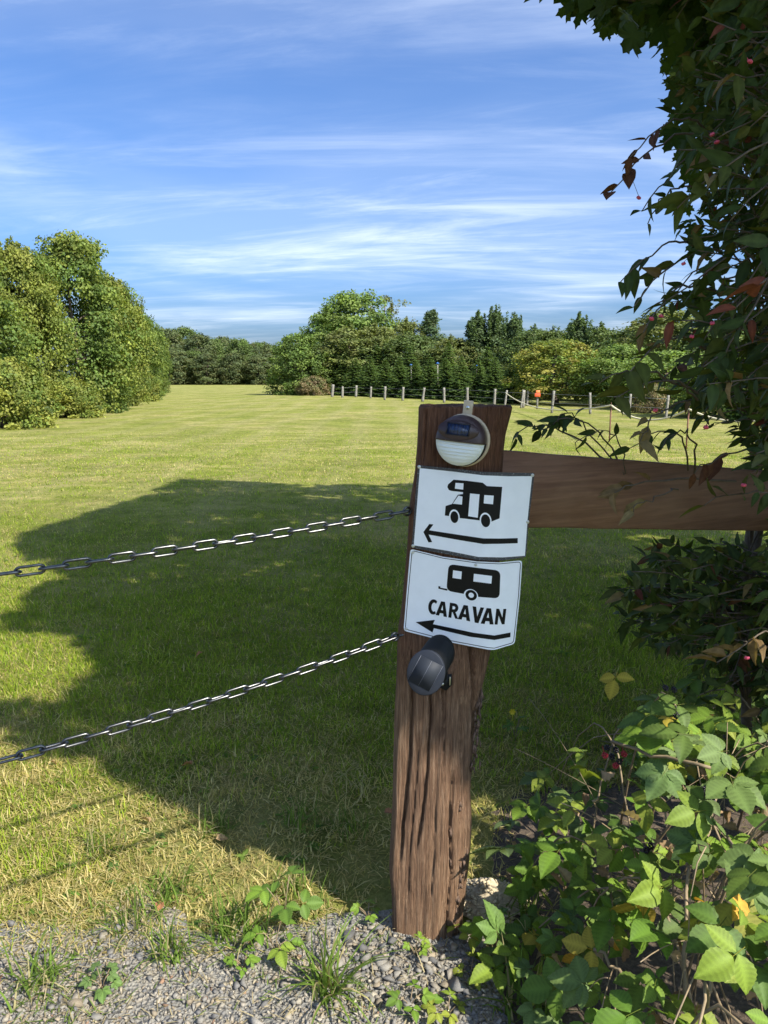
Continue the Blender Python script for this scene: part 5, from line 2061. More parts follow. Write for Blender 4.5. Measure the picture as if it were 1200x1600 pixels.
# the bush goes on beyond the right photo edge
for k in range(330):
    tip = P(r.uniform(1225, 1680), r.uniform(-150, 1150), r.uniform(1.5, 2.9))
    if tip[2] > 0.4 and keeps_light(tip[None], r)[0]:
        spray(tip, int(r.integers(7, 13)), r.uniform(0.25, 0.5), r.uniform(0.05, 0.07))
low_pts = stem_pts[(stem_pts[:, 2] > 0.25) & (stem_pts[:, 2] < 0.8)]
# lower skirt of the bush, from the rail down to the brambles
n_done = 0
while n_done < 150:
    py = r.uniform(845, 1120)
    px = r.uniform(960, 1260)
    if px < np.interp(py, [845, 900, 960, 1010, 1060, 1120], [985, 950, 940, 985, 1040, 1080]) + 10:
        continue
    tip = P(px, py, r.uniform(2.05, 3.0))
    if tip[2] < 0.3:
        continue
    n_done += 1
    if not keeps_light(tip[None], r)[0]:
        continue
    spray(tip, int(r.integers(8, 14)), r.uniform(0.15, 0.30), r.uniform(0.050, 0.070), start=low_pts[r.integers(len(low_pts))], sag=0.02, forced=False)
LPa, LDa, LNa, LSa, LTa = np.array(LP), np.array(LD), np.array(LN), np.array(LS), np.array(LT)
px, py, d = proj(LPa + LDa * LSa[:, None])
ok = ~((px < np.interp(py, [0, 640, 642, 735, 1100], [940, 860, 785, 785, 850])))
# keep the board mostly clear
rail_front = (py > 702) & (py < 842) & (px > 760) & (px < 1165) & (d < 2.4)
ok &= ~(rail_front & (r.random(len(px)) < 0.9)) | np.array(FORCED)
ok &= keeps_light(LPa, r) | np.array(FORCED)
LPa, LDa, LNa, LSa, LTa = LPa[ok], LDa[ok], LNa[ok], LSa[ok], LTa[ok]
FRUITS = [(1103, 667, 1.62), (1103, 668, 1.63), (1162, 758, 1.60), (1024, 641, 1.66), (1018, 498, 1.62), (1033, 494, 1.66), (1113, 505, 1.60), (1081, 526, 1.62), (1172, 96, 1.5), (1165, 94, 1.52), (998, 309, 1.77), (1120, 222, 1.55), (1113, 210, 1.55), (1068, 412, 1.7), (1167, 1028, 1.6)]
for q_ in FRUITS:
    p = P(*q_)
    k = np.argmin(np.linalg.norm(LPa - p - np.array([0, 0, 0.03]), axis=1))
    tw.tube(np.array([p + np.array([0, 0, 0.003]), (p + LPa[k]) / 2 + np.array([0, 0, 0.004]), LPa[k]]) - SB, 0.0006, 4)
o = tw.build('twigs', M_TWIG, spindle, True)
tag(o, kind='stuff')
X, Y, Z = frame(LDa, LNa)
px, py, d = proj(LPa)
score = LSa / np.maximum(d, 0.3) * ((px > 0) & (px < 1200) & (py > 0) & (py < 1100)) * (1.0 + 0.8 * (px < 1060))
top_i = np.argsort(-score)[:295]
rest = np.setdiff1d(np.arange(len(LPa)), top_i)
spmesh = [mesh_np('leaf', V, [Fq], np.array(c_) * C, True) for (V, Fq, C), c_ in zip(sp_shapes, SP_COL)]
leaf_objects('leaf', spindle, SB, spmesh, M_SPINDLE, LPa[top_i], X[top_i], Y[top_i], Z[top_i], LSa[top_i], LTa[top_i])
leaf_stuff('foliage', spindle, SB, sp_shapes, SP_COL, M_SPINDLE, LPa[rest], X[rest], Y[rest], Z[rest], LSa[rest], LTa[rest])
# four-lobed pink fruits on short stalks


def fruit_mesh():
    mb = MB()
    for k in range(4):
        a_ = k * math.pi / 2
        V = ICO_V * np.array([0.0048, 0.0042, 0.0052]) + np.array([math.cos(a_) * 0.0034, math.sin(a_) * 0.0034, 0])
        mb.add(V, [ICO_F])
    return mb.mesh('fruit', True)


FR = fruit_mesh()
for px, py, d_ in FRUITS:
    o = obj('fruit', FR, M_PINK, spindle)
    o.location = Vector(P(px, py, d_) - SB)
    o.rotation_euler = tuple(r.uniform(-0.6, 0.6, 3))
    o.scale = (0.75,) * 3

# ------------------------------------------------------------------ bramble thicket, bottom right
r = np.random.default_rng(33)
BB = np.array([0.85, 1.85, 0.0])
bramble = thing('bramble_thicket', 'bramble thicket with toothed green leaves and blackberries, right of the post', 'bramble', BB)


def hb(x, y):
    """height of the thicket"""
    return 0.62 * smooth(0.18, 0.95, x - 0.12 * (y - 1.8)) * (0.75 + 0.5 * fbm(x * 4, y * 4, 2.0, 2)) * (1 - smooth(2.25, 2.7, y))


def sil_br(y):
    return np.interp(y, [1030, 1060, 1100, 1150, 1200, 1260, 1300, 1400, 1480, 1560, 1620, 1800], [1120, 1085, 970, 900, 825, 800, 785, 775, 750, 790, 845, 900])


BR_COL = [(0.105, 0.165, 0.028), (0.135, 0.195, 0.034), (0.090, 0.140, 0.030), (0.110, 0.165, 0.055), (0.165, 0.210, 0.038), (0.075, 0.118, 0.030), (0.205, 0.215, 0.042), (0.105, 0.150, 0.060), (0.34, 0.25, 0.05), (0.090, 0.150, 0.028)]
BR_W = np.array([0.18, 0.16, 0.15, 0.10, 0.10, 0.10, 0.06, 0.07, 0.02, 0.06])
br_shapes = [bramble_leaf(r, k in (3, 7, 13, 17)) for k in range(20)]
BR_COL = [(a_ * 1.12, b_ * 1.22, c_ * 0.9) for a_, b_, c_ in BR_COL]
BR_COL = BR_COL + [tuple(c_ * f_ for c_, f_ in zip(q_, (1.08, 0.96, 1.1))) for q_ in BR_COL]
pos, up_b = [], []
while len(pos) < 680:
    x, y = r.uniform(0.22, 1.9), r.uniform(1.15, 2.7)
    h = float(hb(x, y))
    if h < 0.02:
        continue
    z = h * (0.25 + 0.75 * r.random() ** 0.55) + 0.02
    p = np.array([x, y, z])
    px, py, d = (q_[0] for q_ in proj(p[None]))
    if px < sil_br(py) + 8 or d < 0.75:
        continue
    if py < 1230 and px < 1000 and r.random() < 0.6:
        continue
    if 725 < px < 815 and 1365 < py < 1475:
        continue
    pos.append(p)
# single leaves traced from the photograph
TR = [(835, 1330, 1.98, 1.25), (805, 1325, 1.98, 1.2), (1085, 1150, 1.75, 1.15), (1140, 1210, 1.65, 1.15), (1030, 1110, 1.85, 1.1), (1045, 1195, 1.75, 1.0), (1100, 1320, 1.62, 1.0), (1045, 1380, 1.62, 1.0), (1170, 1420, 1.45, 1.1), (1005, 1520, 1.62, 0.95), (895, 1535, 1.72, 0.9), (1040, 1560, 1.55, 0.95), (870, 1510, 1.75, 0.8), (780, 1470, 1.90, 0.95), (800, 1480, 1.88, 0.85), (880, 1320, 1.9, 1.0), (955, 1440, 1.75, 1.0), (1160, 1500, 1.42, 1.1), (1190, 1330, 1.5, 1.1), (1010, 1130, 1.85, 1.1), (1070, 1100, 1.85, 1.0), (965, 1050, 2.0, 0.7), (905, 1270, 1.95, 0.8)]
for px, py, d, s in TR:
    pos.append(P(px, py, d))
pos = np.array(pos)
n_ = len(pos)
d_ = unit(np.stack([r.normal(-0.35, 0.7, n_), r.normal(-0.35, 0.7, n_), r.normal(-0.2, 0.35, n_)], -1))
nr = unit(np.stack([r.normal(0.15, 0.5, n_), r.normal(-0.40, 0.5, n_), np.ones(n_)], -1))
X, Y, Z = frame(d_, nr)
S = r.uniform(0.042, 0.080, n_)
S[-len(TR):] = np.array([t[3] for t in TR]) * 0.078
W = r.choice(10, n_, p=BR_W / BR_W.sum()) + 10 * r.integers(0, 2, n_)
px, py, d = proj(pos)
score = S / np.maximum(d, 0.4) * ((px > -10) & (px < 1215) & (py < 1620)) * (0.4 + pos[:, 2] / np.maximum(hb(pos[:, 0], pos[:, 1]), 0.05))
score[-len(TR):] += 1
top_i = np.argsort(-score)[:292]
rest = np.setdiff1d(np.arange(n_), top_i)
brmesh = [mesh_np('leaf', V, [Fq], np.array(c_) * C, True) for (V, Fq, C), c_ in zip(br_shapes, BR_COL)]
leaf_objects('leaf', bramble, BB, brmesh, M_LEAF, pos[top_i], X[top_i], Y[top_i], Z[top_i], S[top_i], W[top_i])
leaf_stuff('foliage', bramble, BB, br_shapes, BR_COL, M_LEAF, pos[rest], X[rest], Y[rest], Z[rest], S[rest], W[rest])
# canes and dry stalks
mb = MB()
for k in range(50):
    x, y = r.uniform(0.5, 1.4), r.uniform(1.3, 2.4)
    a_ = r.uniform(0, 6.28) if k % 3 else r.uniform(2.2, 4.2)
    L = r.uniform(0.3, 0.75)
    ex_, ey_ = x + math.cos(a_) * L, y + math.sin(a_) * L
    q_ = proj(np.array([[ex_, ey_, 0.05]]))
    if q_[0][0] < sil_br(q_[1][0]) or q_[2][0] < 0.9:
        continue
    t = np.linspace(0, 1, 12)
    hm = float(hb((x + ex_) / 2, (y + ey_) / 2)) * r.uniform(0.6, 1.25) + 0.05
    mb.tube(np.stack([x + (ex_ - x) * t, y + (ey_ - y) * t, 4 * hm * t * (1 - t) * (1 - 0.4 * t) + 0.01], -1) + r.normal(0, 0.004, (12, 3)) - BB, 0.0032 * (1.15 - 0.7 * t) * r.uniform(0.6, 1.25), 5)
for k in range(26):                       # thin straw stalks leaning about
    x, y = r.uniform(0.34, 1.1), r.uniform(1.25, 2.1)
    q_ = proj(np.array([[x, y, 0.05]]))
    if q_[0][0] < sil_br(q_[1][0]) + 15:
        continue
    a_ = r.uniform(0, 6.28)
    L = r.uniform(0.12, 0.40)
    t = np.linspace(0, 1, 8)
    e_ = r.uniform(0.05, 0.35)
    mb.tube(np.stack([x + math.cos(a_) * L * t, y + math.sin(a_) * L * t, 0.02 + float(hb(x, y)) * 0.5 + e_ * t - 0.3 * e_ * t * t], -1) - BB, 0.0013, 4)
for a_, b_ in (((930, 1480, 1.70), (1018, 1572, 1.60)), ((1068, 1560, 1.55), (1075, 1330, 1.72)), ((1088, 1370, 1.66), (1120, 1245, 1.76)), ((955, 1160, 1.92), (1110, 1200, 1.72)), ((1118, 1472, 1.52), (1105, 1600, 1.50)), ((1135, 1310, 1.6), (1170, 1390, 1.5))):
    A_, B_ = P(*a_), P(*b_)
    t = np.linspace(0, 1, 8)[:, None]
    mb.tube(A_ + (B_ - A_) * t + r.normal(0, 0.003, (8, 3)) - BB, 0.0040, 6)
o = mb.build('canes', M_CANE, bramble, True)
tag(o, kind='stuff')
# dead curled leaves caught in the thicket
dry_sh = [leaflet(8, r.uniform(0.3, 0.4), 0.03, r.uniform(0.8, 1.6), r.uniform(-0.4, 0.7), 0.05) for _ in range(4)]
dry_col = [(0.36, 0.24, 0.13), (0.42, 0.30, 0.18), (0.30, 0.19, 0.10), (0.24, 0.15, 0.09)]
dmesh = [mesh_np('dry_leaf', V, [Fq], np.array(c_) * C, True) for (V, Fq, C), c_ in zip(dry_sh, dry_col)]
dp = [(940, 1345, 1.86), (952, 1365, 1.86), (1045, 1330, 1.76), (1055, 1310, 1.80), (860, 1365, 1.9), (940, 1205, 1.95), (1000, 1285, 1.86), (1190, 1295, 1.6), (915, 1550, 1.72), (975, 1480, 1.7), (1045, 1490, 1.62), (890, 1380, 1.9), (1010, 1590, 1.6), (870, 1490, 1.8)]
dp = [P(*q_) for q_ in dp]
for k in range(90):
    x, y = r.uniform(0.36, 1.2), r.uniform(1.25, 2.3)
    q_ = proj(np.array([[x, y, 0.05]]))
    if q_[0][0] > sil_br(q_[1][0]) + 10:
        dp.append(np.array([x, y, 0.02 + float(hb(x, y)) * r.uniform(0, 0.7)]))
dp = np.array(dp)
n_ = len(dp)
X, Y, Z = frame(unit(r.normal(0, 1, (n_, 3)) + np.array([0, 0, -0.4])), unit(r.normal(0, 0.8, (n_, 3)) + np.array([0, -0.4, 0.6])))
leaf_objects('dry_leaf', bramble, BB, dmesh, M_LEAF, dp, X, Y, Z, r.uniform(0.035, 0.065, n_), r.integers(4, size=n_))
# autumn-coloured leaflets
am = mesh_np('leaf', *[(lambda q_: (q_[0]))(leaflet(10, 0.36, 0.02, 0.25, 0.2, 0.012))], [leaflet(10, 0.36, 0.02, 0.25, 0.2, 0.012)[1]], np.array((0.55, 0.30, 0.05)) * leaflet(10, 0.36, 0.02, 0.25, 0.2, 0.012)[2], True)
ap = np.array([P(903, 1492, 1.74), P(1158, 1400, 1.46), P(1085, 1405, 1.62), P(960, 1470, 1.72)])
X, Y, Z = frame(unit(r.normal(0, 0.5, (4, 3)) + np.array([-0.3, -0.3, -0.2])), unit(r.normal(0, 0.3, (4, 3)) + np.array([0, -0.8, 0.7])))
leaf_objects('leaf', bramble, BB, [am], M_LEAF, ap, X, Y, Z, np.array([0.055, 0.062, 0.034, 0.036]), np.zeros(4, int))
# blackberries


def berry_mesh(seed):
    q_ = np.random.default_rng(seed)
    mb = MB()
    for k in range(22):
        ph = math.acos(1 - 2 * (k + 0.5) / 22)
        th = k * 2.39996
        c_ = np.array([math.sin(ph) * math.cos(th), math.sin(ph) * math.sin(th), 1.2 * math.cos(ph)]) * 0.0062
        mb.add(ICO_V * 0.0027 * q_.uniform(0.85, 1.1) + c_, [ICO_F])
    mb.tube([(0, 0, 0.008), (0.002, 0, 0.016), (0.004, 0.002, 0.026)], 0.0008, 4)
    return mb.mesh('blackberry', True)


BM = [berry_mesh(1), berry_mesh(2)]
bmb, bmr = BM[0], BM[1]
for px, py, d_, red in [(945, 1180, 1.9, 1), (956, 1182, 1.9, 0), (975, 1178, 1.9, 1), (948, 1168, 1.92, 0), (962, 1172, 1.92, 0), (1057, 1118, 1.82, 0), (1040, 1075, 2.0, 0), (1053, 1078, 2.0, 0), (1110, 1230, 1.72, 0), (1118, 1240, 1.72, 0), (1105, 1242, 1.72, 0), (1122, 1222, 1.74, 0), (1112, 1250, 1.74, 0), (968, 1190, 1.9, 0), (1017, 1322, 1.85, 0), (1010, 1328, 1.85, 0), (962, 1196, 1.9, 1), (1100, 1234, 1.72, 0)]:
    o = obj('blackberry', bmr if red else bmb, M_BERRYR if red else M_BERRYB, bramble)
    o.location = Vector(P(px, py, d_) - BB)
    o.rotation_euler = tuple(r.uniform(-0.8, 0.8, 3))
    if red:
        o['label'] = 'red unripe blackberry'

# ------------------------------------------------------------------ dark leaf-mould soil under the brambles
M_SOIL, nt, b = new_mat('leaf_mould')
n1 = noise(nt, mapped(nt), 60, 6, 0.7)
nt.links.new(ramp(nt, n1, [(0.3, (0.045, 0.032, 0.022)), (0.55, (0.10, 0.072, 0.046)), (0.75, (0.20, 0.15, 0.095))]), b.inputs['Base Color'])
b.inputs['Roughness'].default_value = 0.95
bump(nt, b, n1, 1.0, 0.012)
xs = np.linspace(0.2, 1.9, 80)
ys = np.linspace(1.0, 2.8, 80)
gx, gy = np.meshgrid(xs, ys)
th_ = np.clip((hb(gx, gy) - 0.02) / 0.08, -1, 1)
gz = H(gx, gy) + 0.010 * th_ - 0.002 + 0.006 * (fbm(gx * 30, gy * 30, 0, 3) - 0.5)
i = np.arange(79)[:, None] * 80
j = np.arange(79)[None]
q = np.stack([i + j, i + j + 1, i + j + 81, i + j + 80], -1).reshape(-1, 4)
q = q[th_.ravel()[q].max(1) > -0.2]
used = np.unique(q)
remap = -np.ones(6400, int)
remap[used] = np.arange(len(used))
soil = obj('soil', mesh_np('soil', np.stack([gx, gy, gz], -1).reshape(-1, 3)[used], [remap[q]], smooth_shade=True), M_SOIL)
tag(soil, 'dark leaf-littered soil under the brambles', kind='structure')

# ------------------------------------------------------------------ grass
r = np.random.default_rng(77)
BL_NEAR_V = np.array([(-0.5, 0, 0), (0.5, 0, 0), (-0.38, 0.12, 0.55), (0.38, 0.12, 0.55), (0, 0.42, 1.0)])
BL_NEAR_F = [np.array([[0, 1, 3, 2]]), np.array([[2, 3, 4]])]
BL_FAR_V = np.array([(-0.5, 0, 0), (0.5, 0, 0), (0, 0.35, 1.0)])
BL_FAR_F = [np.array([[0, 1, 2]])]


def patch(x, y):
    """0 = lush green, 1 = dry straw"""
    a_ = fbm(x * 1.1 + 3, y * 1.1 + 9, 0.0, 4)
    b_ = fbm(x * 4.5 + 30, y * 4.5, 3.0, 3)
    return np.clip((a_ - 0.5) * 1.9 + (b_ - 0.5) * 1.3 + 0.42, 0, 1)


def blades(n, y0, y1, length, width, tmpl, lie=0.9, fade=False, power=1.0):
    V0, F0 = tmpl
    u = r.random(n)
    y = (y0 ** power + (y1 ** power - y0 ** power) * u) ** (1 / power)
    x = r.uniform(-1, 1, n) * (0.53 * y + 0.18)
    gd = gravel_depth(x, y)
    tuft = fbm(x * 5.5, y * 5.5, 11.0, 3)
    ok = (gd < -0.01) | ((tuft > 0.50) & (gd < 0.45) & (r.random(n) < 0.6) & (x < 0.0))
    ok &= ~((x > -0.02) & (x < 0.25) & (y > 1.79) & (y < 2.0))
    # thin, worn ground right behind and beside the post
    worn = smooth(0.9, 0.2, np.hypot((x - 0.1) * 0.8, (y - 2.1)))
    ok &= r.random(n) > 0.62 * worn
    ok &= r.random(n) < np.clip(1 - (hb(x, y) - 0.03) / 0.10, 0.04, 1)
    if fade:
        ok &= r.random(n) < (1 - smooth(y0 + (y1 - y0) * 0.35, y1, y)) * (smooth(y0 - 0.2, y0 + (y1 - y0) * 0.3, y) if y0 > 2 else 1)
    x, y, gd = x[ok], y[ok], gd[ok]
    n = len(x)
    pt = patch(x, y)
    pt = np.clip(pt + 0.45 * smooth(1.1, 0.3, np.hypot(x - 0.1, y - 2.2)) - 0.42 * smooth(2.7, 4.2, y) * (1 - 0.85 * smooth(9.0, 13.0, y)), 0, 1)
    dry = r.random(n) < 0.18 + 0.72 * pt + 0.26 * (1 - smooth(2.3, 3.2, y))
    green = np.array([(0.115, 0.185, 0.032), (0.145, 0.220, 0.040), (0.180, 0.240, 0.052), (0.092, 0.158, 0.030)])[r.integers(4, size=n)]
    straw = np.array([(0.44, 0.36, 0.15), (0.52, 0.44, 0.21), (0.38, 0.30, 0.115), (0.33, 0.29, 0.09)])[r.integers(4, size=n)]
    col = np.where(dry[:, None], straw * 1.15, green * np.array([1.85, 1.6, 0.85])) * r.uniform(0.75, 1.25, (n, 1))
    L = length * r.lognormal(0, 0.36, n) * np.where(dry, 0.9, 1.0) * (0.75 + 0.9 * fbm(x * 3, y * 3, 21.0, 2))
    a_ = r.uniform(0, 2 * np.pi, n)
    tilt = np.abs(r.normal(0, 0.55, n)) + np.where(dry, lie * r.random(n) * 1.2, lie * 0.4 * r.random(n))
    tilt = np.minimum(tilt, 1.5)
    h_ = np.stack([np.cos(a_), np.sin(a_), 0 * a_], -1)
    Z = h_ * np.sin(tilt)[:, None] + np.array([0, 0, 1.0]) * np.cos(tilt)[:, None]
    Yv = h_ * np.cos(tilt)[:, None] - np.array([0, 0, 1.0]) * np.sin(tilt)[:, None]
    Xv = np.cross(Yv, Z)
    w = width * r.uniform(0.6, 1.4, n)
    pos = np.stack([x, y, H(x, y) + 0.001 + 0.012 * (tilt > 1.1) * r.random(n)], -1)
    return scatter(V0, F0, pos, Xv * w[:, None], Yv * (L * 0.6)[:, None], Z * L[:, None], col)


def join_build(name, parts, mat):
    Vs, Fs, Cs, off = [], {}, [], 0
    for V, Fl, C in parts:
        for f in Fl:
            Fs.setdefault(f.shape[1], []).append(f + off)
        Vs.append(V)
        Cs.append(C)
        off += len(V)
    return obj(name, mesh_np(name, np.concatenate(Vs), [np.concatenate(f) for f in Fs.values()], np.concatenate(Cs)), mat)


near = [blades(190000, 1.75, 6.0, 0.028, 0.0032, (BL_NEAR_V, BL_NEAR_F), power=1.2, fade=True),
        blades(190000, 2.8, 10.5, 0.028, 0.0052, (BL_FAR_V, BL_FAR_F), power=1.3, fade=True),
        blades(110000, 8.0, 24.0, 0.026, 0.011, (BL_FAR_V, BL_FAR_F), power=0.8, fade=True)]
# straw and thin grass lying over the gravel
gn = 5200
x, y = r.uniform(-1.2, 0.35, gn), r.uniform(1.4, 2.15, gn)
gd = gravel_depth(x, y)
ok = (gd > -0.05) & (r.random(gn) < 0.22 + 0.9 * smooth(0.46, 0.62, fbm(x * 4 + 8, y * 4, 3.0, 3)) * (x < -0.05))
x, y = x[ok], y[ok]
n = len(x)
a_ = r.uniform(0, 6.28, n)
el_ = np.abs(r.normal(0, 0.35, n))
Zv = np.stack([np.cos(a_) * np.cos(el_), np.sin(a_) * np.cos(el_), np.sin(el_)], -1)
Xv = unit(np.cross(Zv, np.array([0, 0, 1.0])))
Yv = np.cross(Zv, Xv)
L = r.uniform(0.012, 0.055, n)[:, None]
gc = np.where(r.random((n, 1)) < 0.55, np.array([[0.46, 0.38, 0.22]]), np.array([[0.17, 0.24, 0.05]])) * r.uniform(0.6, 1.2, (n, 1))
near.append(scatter(BL_NEAR_V, BL_NEAR_F, np.stack([x, y, H(x, y) + 0.013], -1), Xv * 0.0028, Yv * L * 0.4, Zv * L, gc))
g_o = join_build('grass', near, M_GRASS)
tag(g_o, 'short mown grass with dry straw-coloured patches around the post', 'grass', kind='stuff')


# low broad-leaved weeds (clover, plantain) pressed into the lawn
nw = 900
y = r.uniform(1.7, 6.5, nw)
x = r.uniform(-1, 1, nw) * (0.5 * y + 0.1)
ok = (gravel_depth(x, y) < 0.12) & (hb(x, y) < 0.06) & (fbm(x * 2.3, y * 2.3, 31.0, 3) > 0.47) & ~((x > -0.05) & (x < 0.28) & (y > 1.78) & (y < 2.05))
x, y = x[ok], y[ok]
k_ = 6
x, y = np.repeat(x, k_), np.repeat(y, k_)
n = len(x)
a_ = r.uniform(0, 6.28, n)
d_ = np.stack([np.cos(a_), np.sin(a_), r.uniform(0.1, 0.5, n)], -1)
X, Y, Z = frame(unit(d_), unit(np.stack([r.normal(0, 0.3, n), r.normal(0, 0.3, n), np.ones(n)], -1)))
s_ = np.repeat(r.uniform(0.012, 0.034, n // k_), k_)[:, None] * r.uniform(0.7, 1.2, (n, 1))
wc = np.array([(0.12, 0.20, 0.035), (0.16, 0.23, 0.045), (0.10, 0.17, 0.04)])[np.repeat(r.integers(3, size=n // k_), k_)] * r.uniform(0.8, 1.2, (n, 1))
wl_ = leaflet(5, 0.24, 0.0, 0.3, 0.35, 0.004)
V, Fs, C = scatter(wl_[0], [wl_[1]], np.stack([x, y, H(x, y) + 0.006], -1), X * s_, Y * s_, Z * s_, wc, wl_[2])
o = obj('weeds', mesh_np('weeds', V, Fs, C, True), M_GRASS)
tag(o, 'small broad-leaved weeds scattered through the lawn', 'weeds', kind='stuff')

# single tufts that stand out
def tuft(px, py, n, length, width, label, lush=0.8, spread=0.03, name='grass_tuft'):
    g = G(px, py)
    g[2] = float(H(g[0], g[1]))
    a_ = r.uniform(0, 2 * np.pi, n)
    L = length * r.uniform(0.5, 1.15, n)
    tilt = np.abs(r.normal(0.45, 0.30, n))
    seg = 5
    V, Fq, C = [], [], []
    for k in range(n):
        hd = np.array([math.cos(a_[k]), math.sin(a_[k]), 0])
        sd = np.array([-hd[1], hd[0], 0])
        b0 = np.array([r.normal(0, spread), r.normal(0, spread), 0])
        c_ = np.array((0.13, 0.20, 0.035)) * r.uniform(0.75, 1.4) if r.random() < lush else np.array((0.42, 0.36, 0.18)) * r.uniform(0.8, 1.2)
        for s in range(seg + 1):
            t = s / seg
            th = tilt[k] * (0.4 + 1.5 * t)
            pnt = b0 + hd * L[k] * t * math.sin(th) + np.array([0, 0, 1.0]) * L[k] * t * math.cos(th * 0.85)
            pnt[2] = max(pnt[2], 0.004)
            w = width * (1 - t ** 1.8) * 0.5 + 0.0002
            V += [pnt + sd * w, pnt - sd * w]
            C += [c_, c_]
        o_ = k * (seg + 1) * 2
        for s in range(seg):
            Fq.append((o_ + 2 * s, o_ + 2 * s + 1, o_ + 2 * s + 3, o_ + 2 * s + 2))
    o = obj(name, mesh_np(name, np.array(V), [np.array(Fq)], np.array(C), True), M_GRASS)
    o.location = g
    tag(o, label, 'grass tuft')


tuft(515, 1556, 60, 0.20, 0.0060, 'tall arching grass tuft on the gravel left of the post foot', spread=0.018)
tuft(335, 1300, 60, 0.10, 0.0045, 'pale green grass tuft in the sun, above the gravel edge', spread=0.03)
tuft(372, 1470, 90, 0.13, 0.0050, 'lush grass tuft at the gravel edge beside the bramble sprout', spread=0.04)
tuft(265, 1500, 60, 0.11, 0.0045, 'slim grass tuft standing on the gravel, second from the left', spread=0.022)
tuft(215, 1450, 70, 0.11, 0.0045, 'grass tuft growing where gravel and lawn meet, on the left', 0.7, 0.04)
tuft(55, 1545, 60, 0.12, 0.0050, 'grass tuft on the gravel in the left photo corner', spread=0.03)
tuft(270, 1400, 70, 0.10, 0.0050, 'broad-bladed grass tuft on the sunny lawn', spread=0.04)
tuft(470, 1290, 60, 0.10, 0.0040, 'dark grass tuft in the shade left of the post', 0.75, 0.032)
tuft(545, 1300, 50, 0.10, 0.0040, 'shaded grass tuft close to the left side of the post', 0.6, 0.032)
tuft(830, 1590, 70, 0.14, 0.0065, 'broad grass tuft in front of the brambles at the bottom', spread=0.03)
tuft(160, 1330, 70, 0.09, 0.0040, 'yellowish grass tuft on the lawn at the left', 0.5, 0.035)
tuft(820, 1440, 40, 0.16, 0.0040, 'thin grass tuft between the sand heap and the brambles', 0.7, 0.03)
tuft(560, 1235, 50, 0.09, 0.0036, 'straw-coloured grass tuft in the shade beside the post', 0.25, 0.035)
tuft(460, 1395, 70, 0.09, 0.0042, 'sunlit grass tuft on the edge of the post shadow', 0.6, 0.032)


# small plants
def sprout(px, py, leaves, size, height, label, shapes, cat='plant', name='bramble_sprout', mat=None, seed=1, red=0):
    q_ = np.random.default_rng(seed)
    g = G(px, py)
    g[2] = float(H(g[0], g[1]))
    o = thing(name, label, cat, g)
    mb = MB()
    for k in range(leaves):
        a_ = k * 2.4 + q_.uniform(0, 0.6)
        hh = height * (0.35 + 0.65 * (k + 1) / leaves)
        rr = size * q_.uniform(0.5, 1.1)
        e_ = np.array([math.cos(a_) * rr, math.sin(a_) * rr, hh])
        mb.tube([(0, 0, 0), e_ * np.array([0.35, 0.35, 0.6]), e_], 0.0012, 4)
        d_ = unit(np.array([[math.cos(a_), math.sin(a_), -0.15]]))
        X, Y, Z = frame(d_, unit(np.array([[q_.normal(0, 0.25), q_.normal(-0.35, 0.25), 1.0]])))
        leaf_objects('leaf', o, g, shapes, mat or M_LEAF, np.array([g + e_]), X, Y, Z, [size * q_.uniform(0.7, 1.1)], [int(q_.integers(len(shapes)))])
    mb.build('stems', M_CANE, o, True)


sprout(445, 1452, 5, 0.055, 0.15, 'bramble sprout with three bright leaves left of the post', brmesh[:3], seed=2)
sprout(430, 1490, 5, 0.045, 0.07, 'low bramble sprout in the gravel below the bright-leaved one', brmesh[:2] + brmesh[4:5], seed=3)
sprout(775, 1490, 5, 0.048, 0.10, 'bramble sprout at the right foot of the post', brmesh[:4], seed=4)
sprout(725, 1480, 3, 0.036, 0.06, 'small bramble sprout touching the right foot of the post', [brmesh[6], brmesh[0]], seed=5)
sprout(648, 1500, 6, 0.022, 0.06, 'small leafy weed among the stones right in front of the post', [brmesh[4], brmesh[1]], seed=6, name='weed')
sprout(735, 1530, 4, 0.030, 0.03, 'yellowish low bramble shoot on the gravel right of the post', [brmesh[6]], seed=7)
sprout(640, 1580, 6, 0.034, 0.05, 'bramble shoot at the bottom of the photo in front of the post', brmesh[:3], seed=8)
sprout(700, 1590, 5, 0.030, 0.04, 'bramble shoot with folded leaves at the bottom middle', [brmesh[4], brmesh[6]], seed=9)
sprout(575, 1440, 5, 0.024, 0.05, 'tiny green weed in the gravel left of the post foot', [brmesh[4], brmesh[1]], seed=10, name='weed')
sprout(160, 1548, 7, 0.030, 0.05, 'star-shaped weed growing on the gravel at the left', [brmesh[3], brmesh[7]], seed=11, name='weed')
sprout(880, 1560, 6, 0.042, 0.09, 'yellow-green bramble shoot at the bottom right of the gravel', [brmesh[6], brmesh[4]], seed=12)
sprout(805, 1160, 5, 0.036, 0.10, 'leafy weed with a yellow flower in the shade behind the post', [brmesh[5], brmesh[2]], seed=13, name='weed')
sprout(380, 1520, 6, 0.024, 0.05, 'leafy weed at the lower edge of the lush tuft', [brmesh[0], brmesh[1]], seed=14, name='weed')
